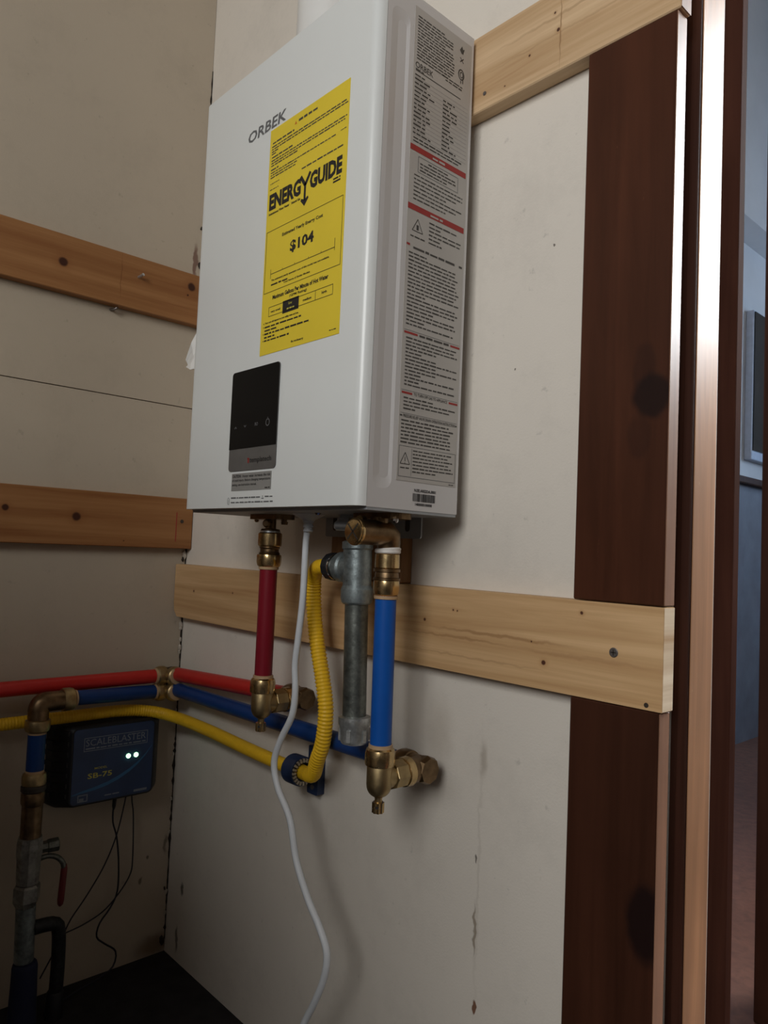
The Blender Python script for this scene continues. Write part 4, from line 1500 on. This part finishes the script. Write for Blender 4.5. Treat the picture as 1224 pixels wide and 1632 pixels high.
bm = B()
lathe(bm, (0.4005, -0.012, 0.3795), (0, -1, 0), [(0, 0.0034), (0.0012, 0.0030)], 12)
obj('screw', bm, M['screw'], pl)

# ------------------------------------------------------------------ scale control box on the left wall
t = thing('control_box', 'black control box with a blue face and two lit green lamps on the left wall', 'control box', (0.0, -0.125, 0.288))
bm = B()
back = rrect(-0.2160, 0.2840, -0.0420, 0.4090, 0.012)
mid = rrect(-0.2130, 0.2850, -0.0440, 0.4085, 0.012)
fro = rrect(-0.1960, 0.2880, -0.0590, 0.4080, 0.010)
fr2 = rrect(-0.1940, 0.2900, -0.0610, 0.4062, 0.009)
loops = []
for x, pts_ in ((0.0005, back), (0.022, mid), (0.0435, fro), (0.0455, fr2)):
    loops.append([bm.verts.new((x, y, z)) for y, z in pts_])
n = len(back)
for a, b in zip(loops, loops[1:]):
    for k_ in range(n):
        bm.faces.new((a[k_], a[(k_ + 1) % n], b[(k_ + 1) % n], b[k_]))
bm.faces.new(loops[0])
bm.faces.new(loops[-1])
obj('housing', bm, M['black_plastic'], t, 30)
for i in range(7):
    z = 0.302 + i * 0.0155
    bm = B()
    vs = [bm.verts.new(v) for v in ((0.004, -0.2185, z), (0.023, -0.2150, z), (0.042, -0.1990, z), (0.004, -0.2185, z + 0.007), (0.023, -0.2150, z + 0.007), (0.042, -0.1990, z + 0.007),
                                    (0.004, -0.210, z), (0.042, -0.192, z), (0.004, -0.210, z + 0.007), (0.042, -0.192, z + 0.007))]
    for f in ((0, 1, 4, 3), (1, 2, 5, 4), (3, 4, 5, 9, 8), (0, 6, 7, 2, 1), (0, 3, 8, 6), (2, 7, 9, 5), (6, 8, 9, 7)):
        bm.faces.new([vs[q] for q in f])
    obj('cooling_rib', bm, M['black_plastic'], t)
bm = B()
plate(bm, rrect(-0.1915, 0.2915, -0.0640, 0.4035, 0.006), lambda u, v, dd: (0.0455 + dd, u, v), 0.0006)
face = obj('face_film', bm, M['face_blue'], t)
LW = lambda lift: (lambda u, v: (0.0461 + lift, u, v))
k = Ink()
arc = [(-0.1900, 0.3065), (-0.1768, 0.3095), (-0.1560, 0.3125), (-0.1359, 0.3171), (-0.1190, 0.3235), (-0.1022, 0.3318), (-0.0890, 0.3405), (-0.0764, 0.3520), (-0.0660, 0.3650)]
wd_ = [0.0010, 0.0022, 0.0034, 0.0040, 0.0042, 0.0038, 0.0030, 0.0020, 0.0008]
for i in range(len(arc) - 1):
    (a, b), (c, d) = arc[i], arc[i + 1]
    k.poly(((a, b - wd_[i]), (c, d - wd_[i + 1]), (c, d + wd_[i + 1] * 0.4), (a, b + wd_[i] * 0.4)))
k.build('swoosh', LW(0.0001), M['swoosh'], face)
k = Ink()
k.frame(-0.1762, 0.3695, -0.0745, 0.3900, 0.0010)
k.text('SCALEBLASTER', -0.1735, 0.3770, -0.0775, 0.3875, 0.004)
k.greek(-0.1735, -0.0775, 0.3722, 0.0026, 500)
k.greek(-0.0930, -0.0713, 0.2948, 0.0046, 501)
k.greek(-0.1398, -0.1158, 0.2975, 0.0022, 502)
k.frame(-0.1814, 0.2943, -0.1661, 0.3052, 0.0016)
k.rect(-0.1790, 0.2958, -0.1720, 0.3000)
k.build('face_print', LW(0.0003), M['logo_grey'], face, split=True)
k = Ink()
k.text('SB-75', -0.1677, 0.3275, -0.1300, 0.3355, 0.012)
k.text('MODEL', -0.1577, 0.3405, -0.1380, 0.3437, 0.004)
k.build('model_name', LW(0.0003), M['ink_yellow'], face, split=True)
for y in (-0.1050, -0.0924):
    bm = B()
    lathe(bm, (0.0460, y, 0.3530), (1, 0, 0), [(0, 0.0036), (0.0012, 0.0036), (0.0026, 0.0026), (0.0032, 0.0010)], 14)
    obj('lamp', bm, M['led'], t, 60)


def wire(label, pts, r):
    bm = B()
    sweep(bm, catmull(pts, 0.006), r, 8)
    return tag(obj('wire', bm, M['wire'], None, 60), label, 'wire')


w = wire('black wire falling in an S-curve from the control box to the floor',
         [(0.022, -0.1120, 0.2870), (0.022, -0.1136, 0.2686), (0.022, -0.1130, 0.2450), (0.020, -0.1044, 0.2188), (0.020, -0.0987, 0.1781), (0.020, -0.0980, 0.1328), (0.020, -0.1085, 0.1090),
          (0.020, -0.1237, 0.0907), (0.020, -0.1274, 0.0707), (0.020, -0.1140, 0.0560), (0.020, -0.0950, 0.0380), (0.021, -0.0985, 0.0160), (0.023, -0.120, 0.0068), (0.03, -0.150, 0.0050), (0.04, -0.178, 0.0045), (0.06, -0.215, 0.004)], 0.0014)
part_lathe('plug', (0.022, -0.1118, 0.2880), (0, -0.06, -1), [(0, 0.0034), (0.018, 0.0030), (0.024, 0.0014)], M['black_plastic'], w, 10)
wire('thin dark wire slanting from the control box across to the branch pipe',
     [(0.030, -0.0975, 0.2870), (0.029, -0.0990, 0.2720), (0.028, -0.1088, 0.2240), (0.027, -0.1253, 0.1815), (0.027, -0.1498, 0.1430), (0.028, -0.1728, 0.1140), (0.030, -0.1850, 0.0920), (0.034, -0.202, 0.067), (0.036, -0.216, 0.045)], 0.0011)
wire('thin dark wire looping widest to the right under the control box',
     [(0.014, -0.0810, 0.2850), (0.014, -0.0790, 0.2665), (0.014, -0.0755, 0.2440), (0.013, -0.0720, 0.1735), (0.012, -0.0755, 0.1475), (0.011, -0.0950, 0.1200), (0.011, -0.1170, 0.1020), (0.012, -0.1470, 0.0920), (0.016, -0.1770, 0.0895)], 0.0011)
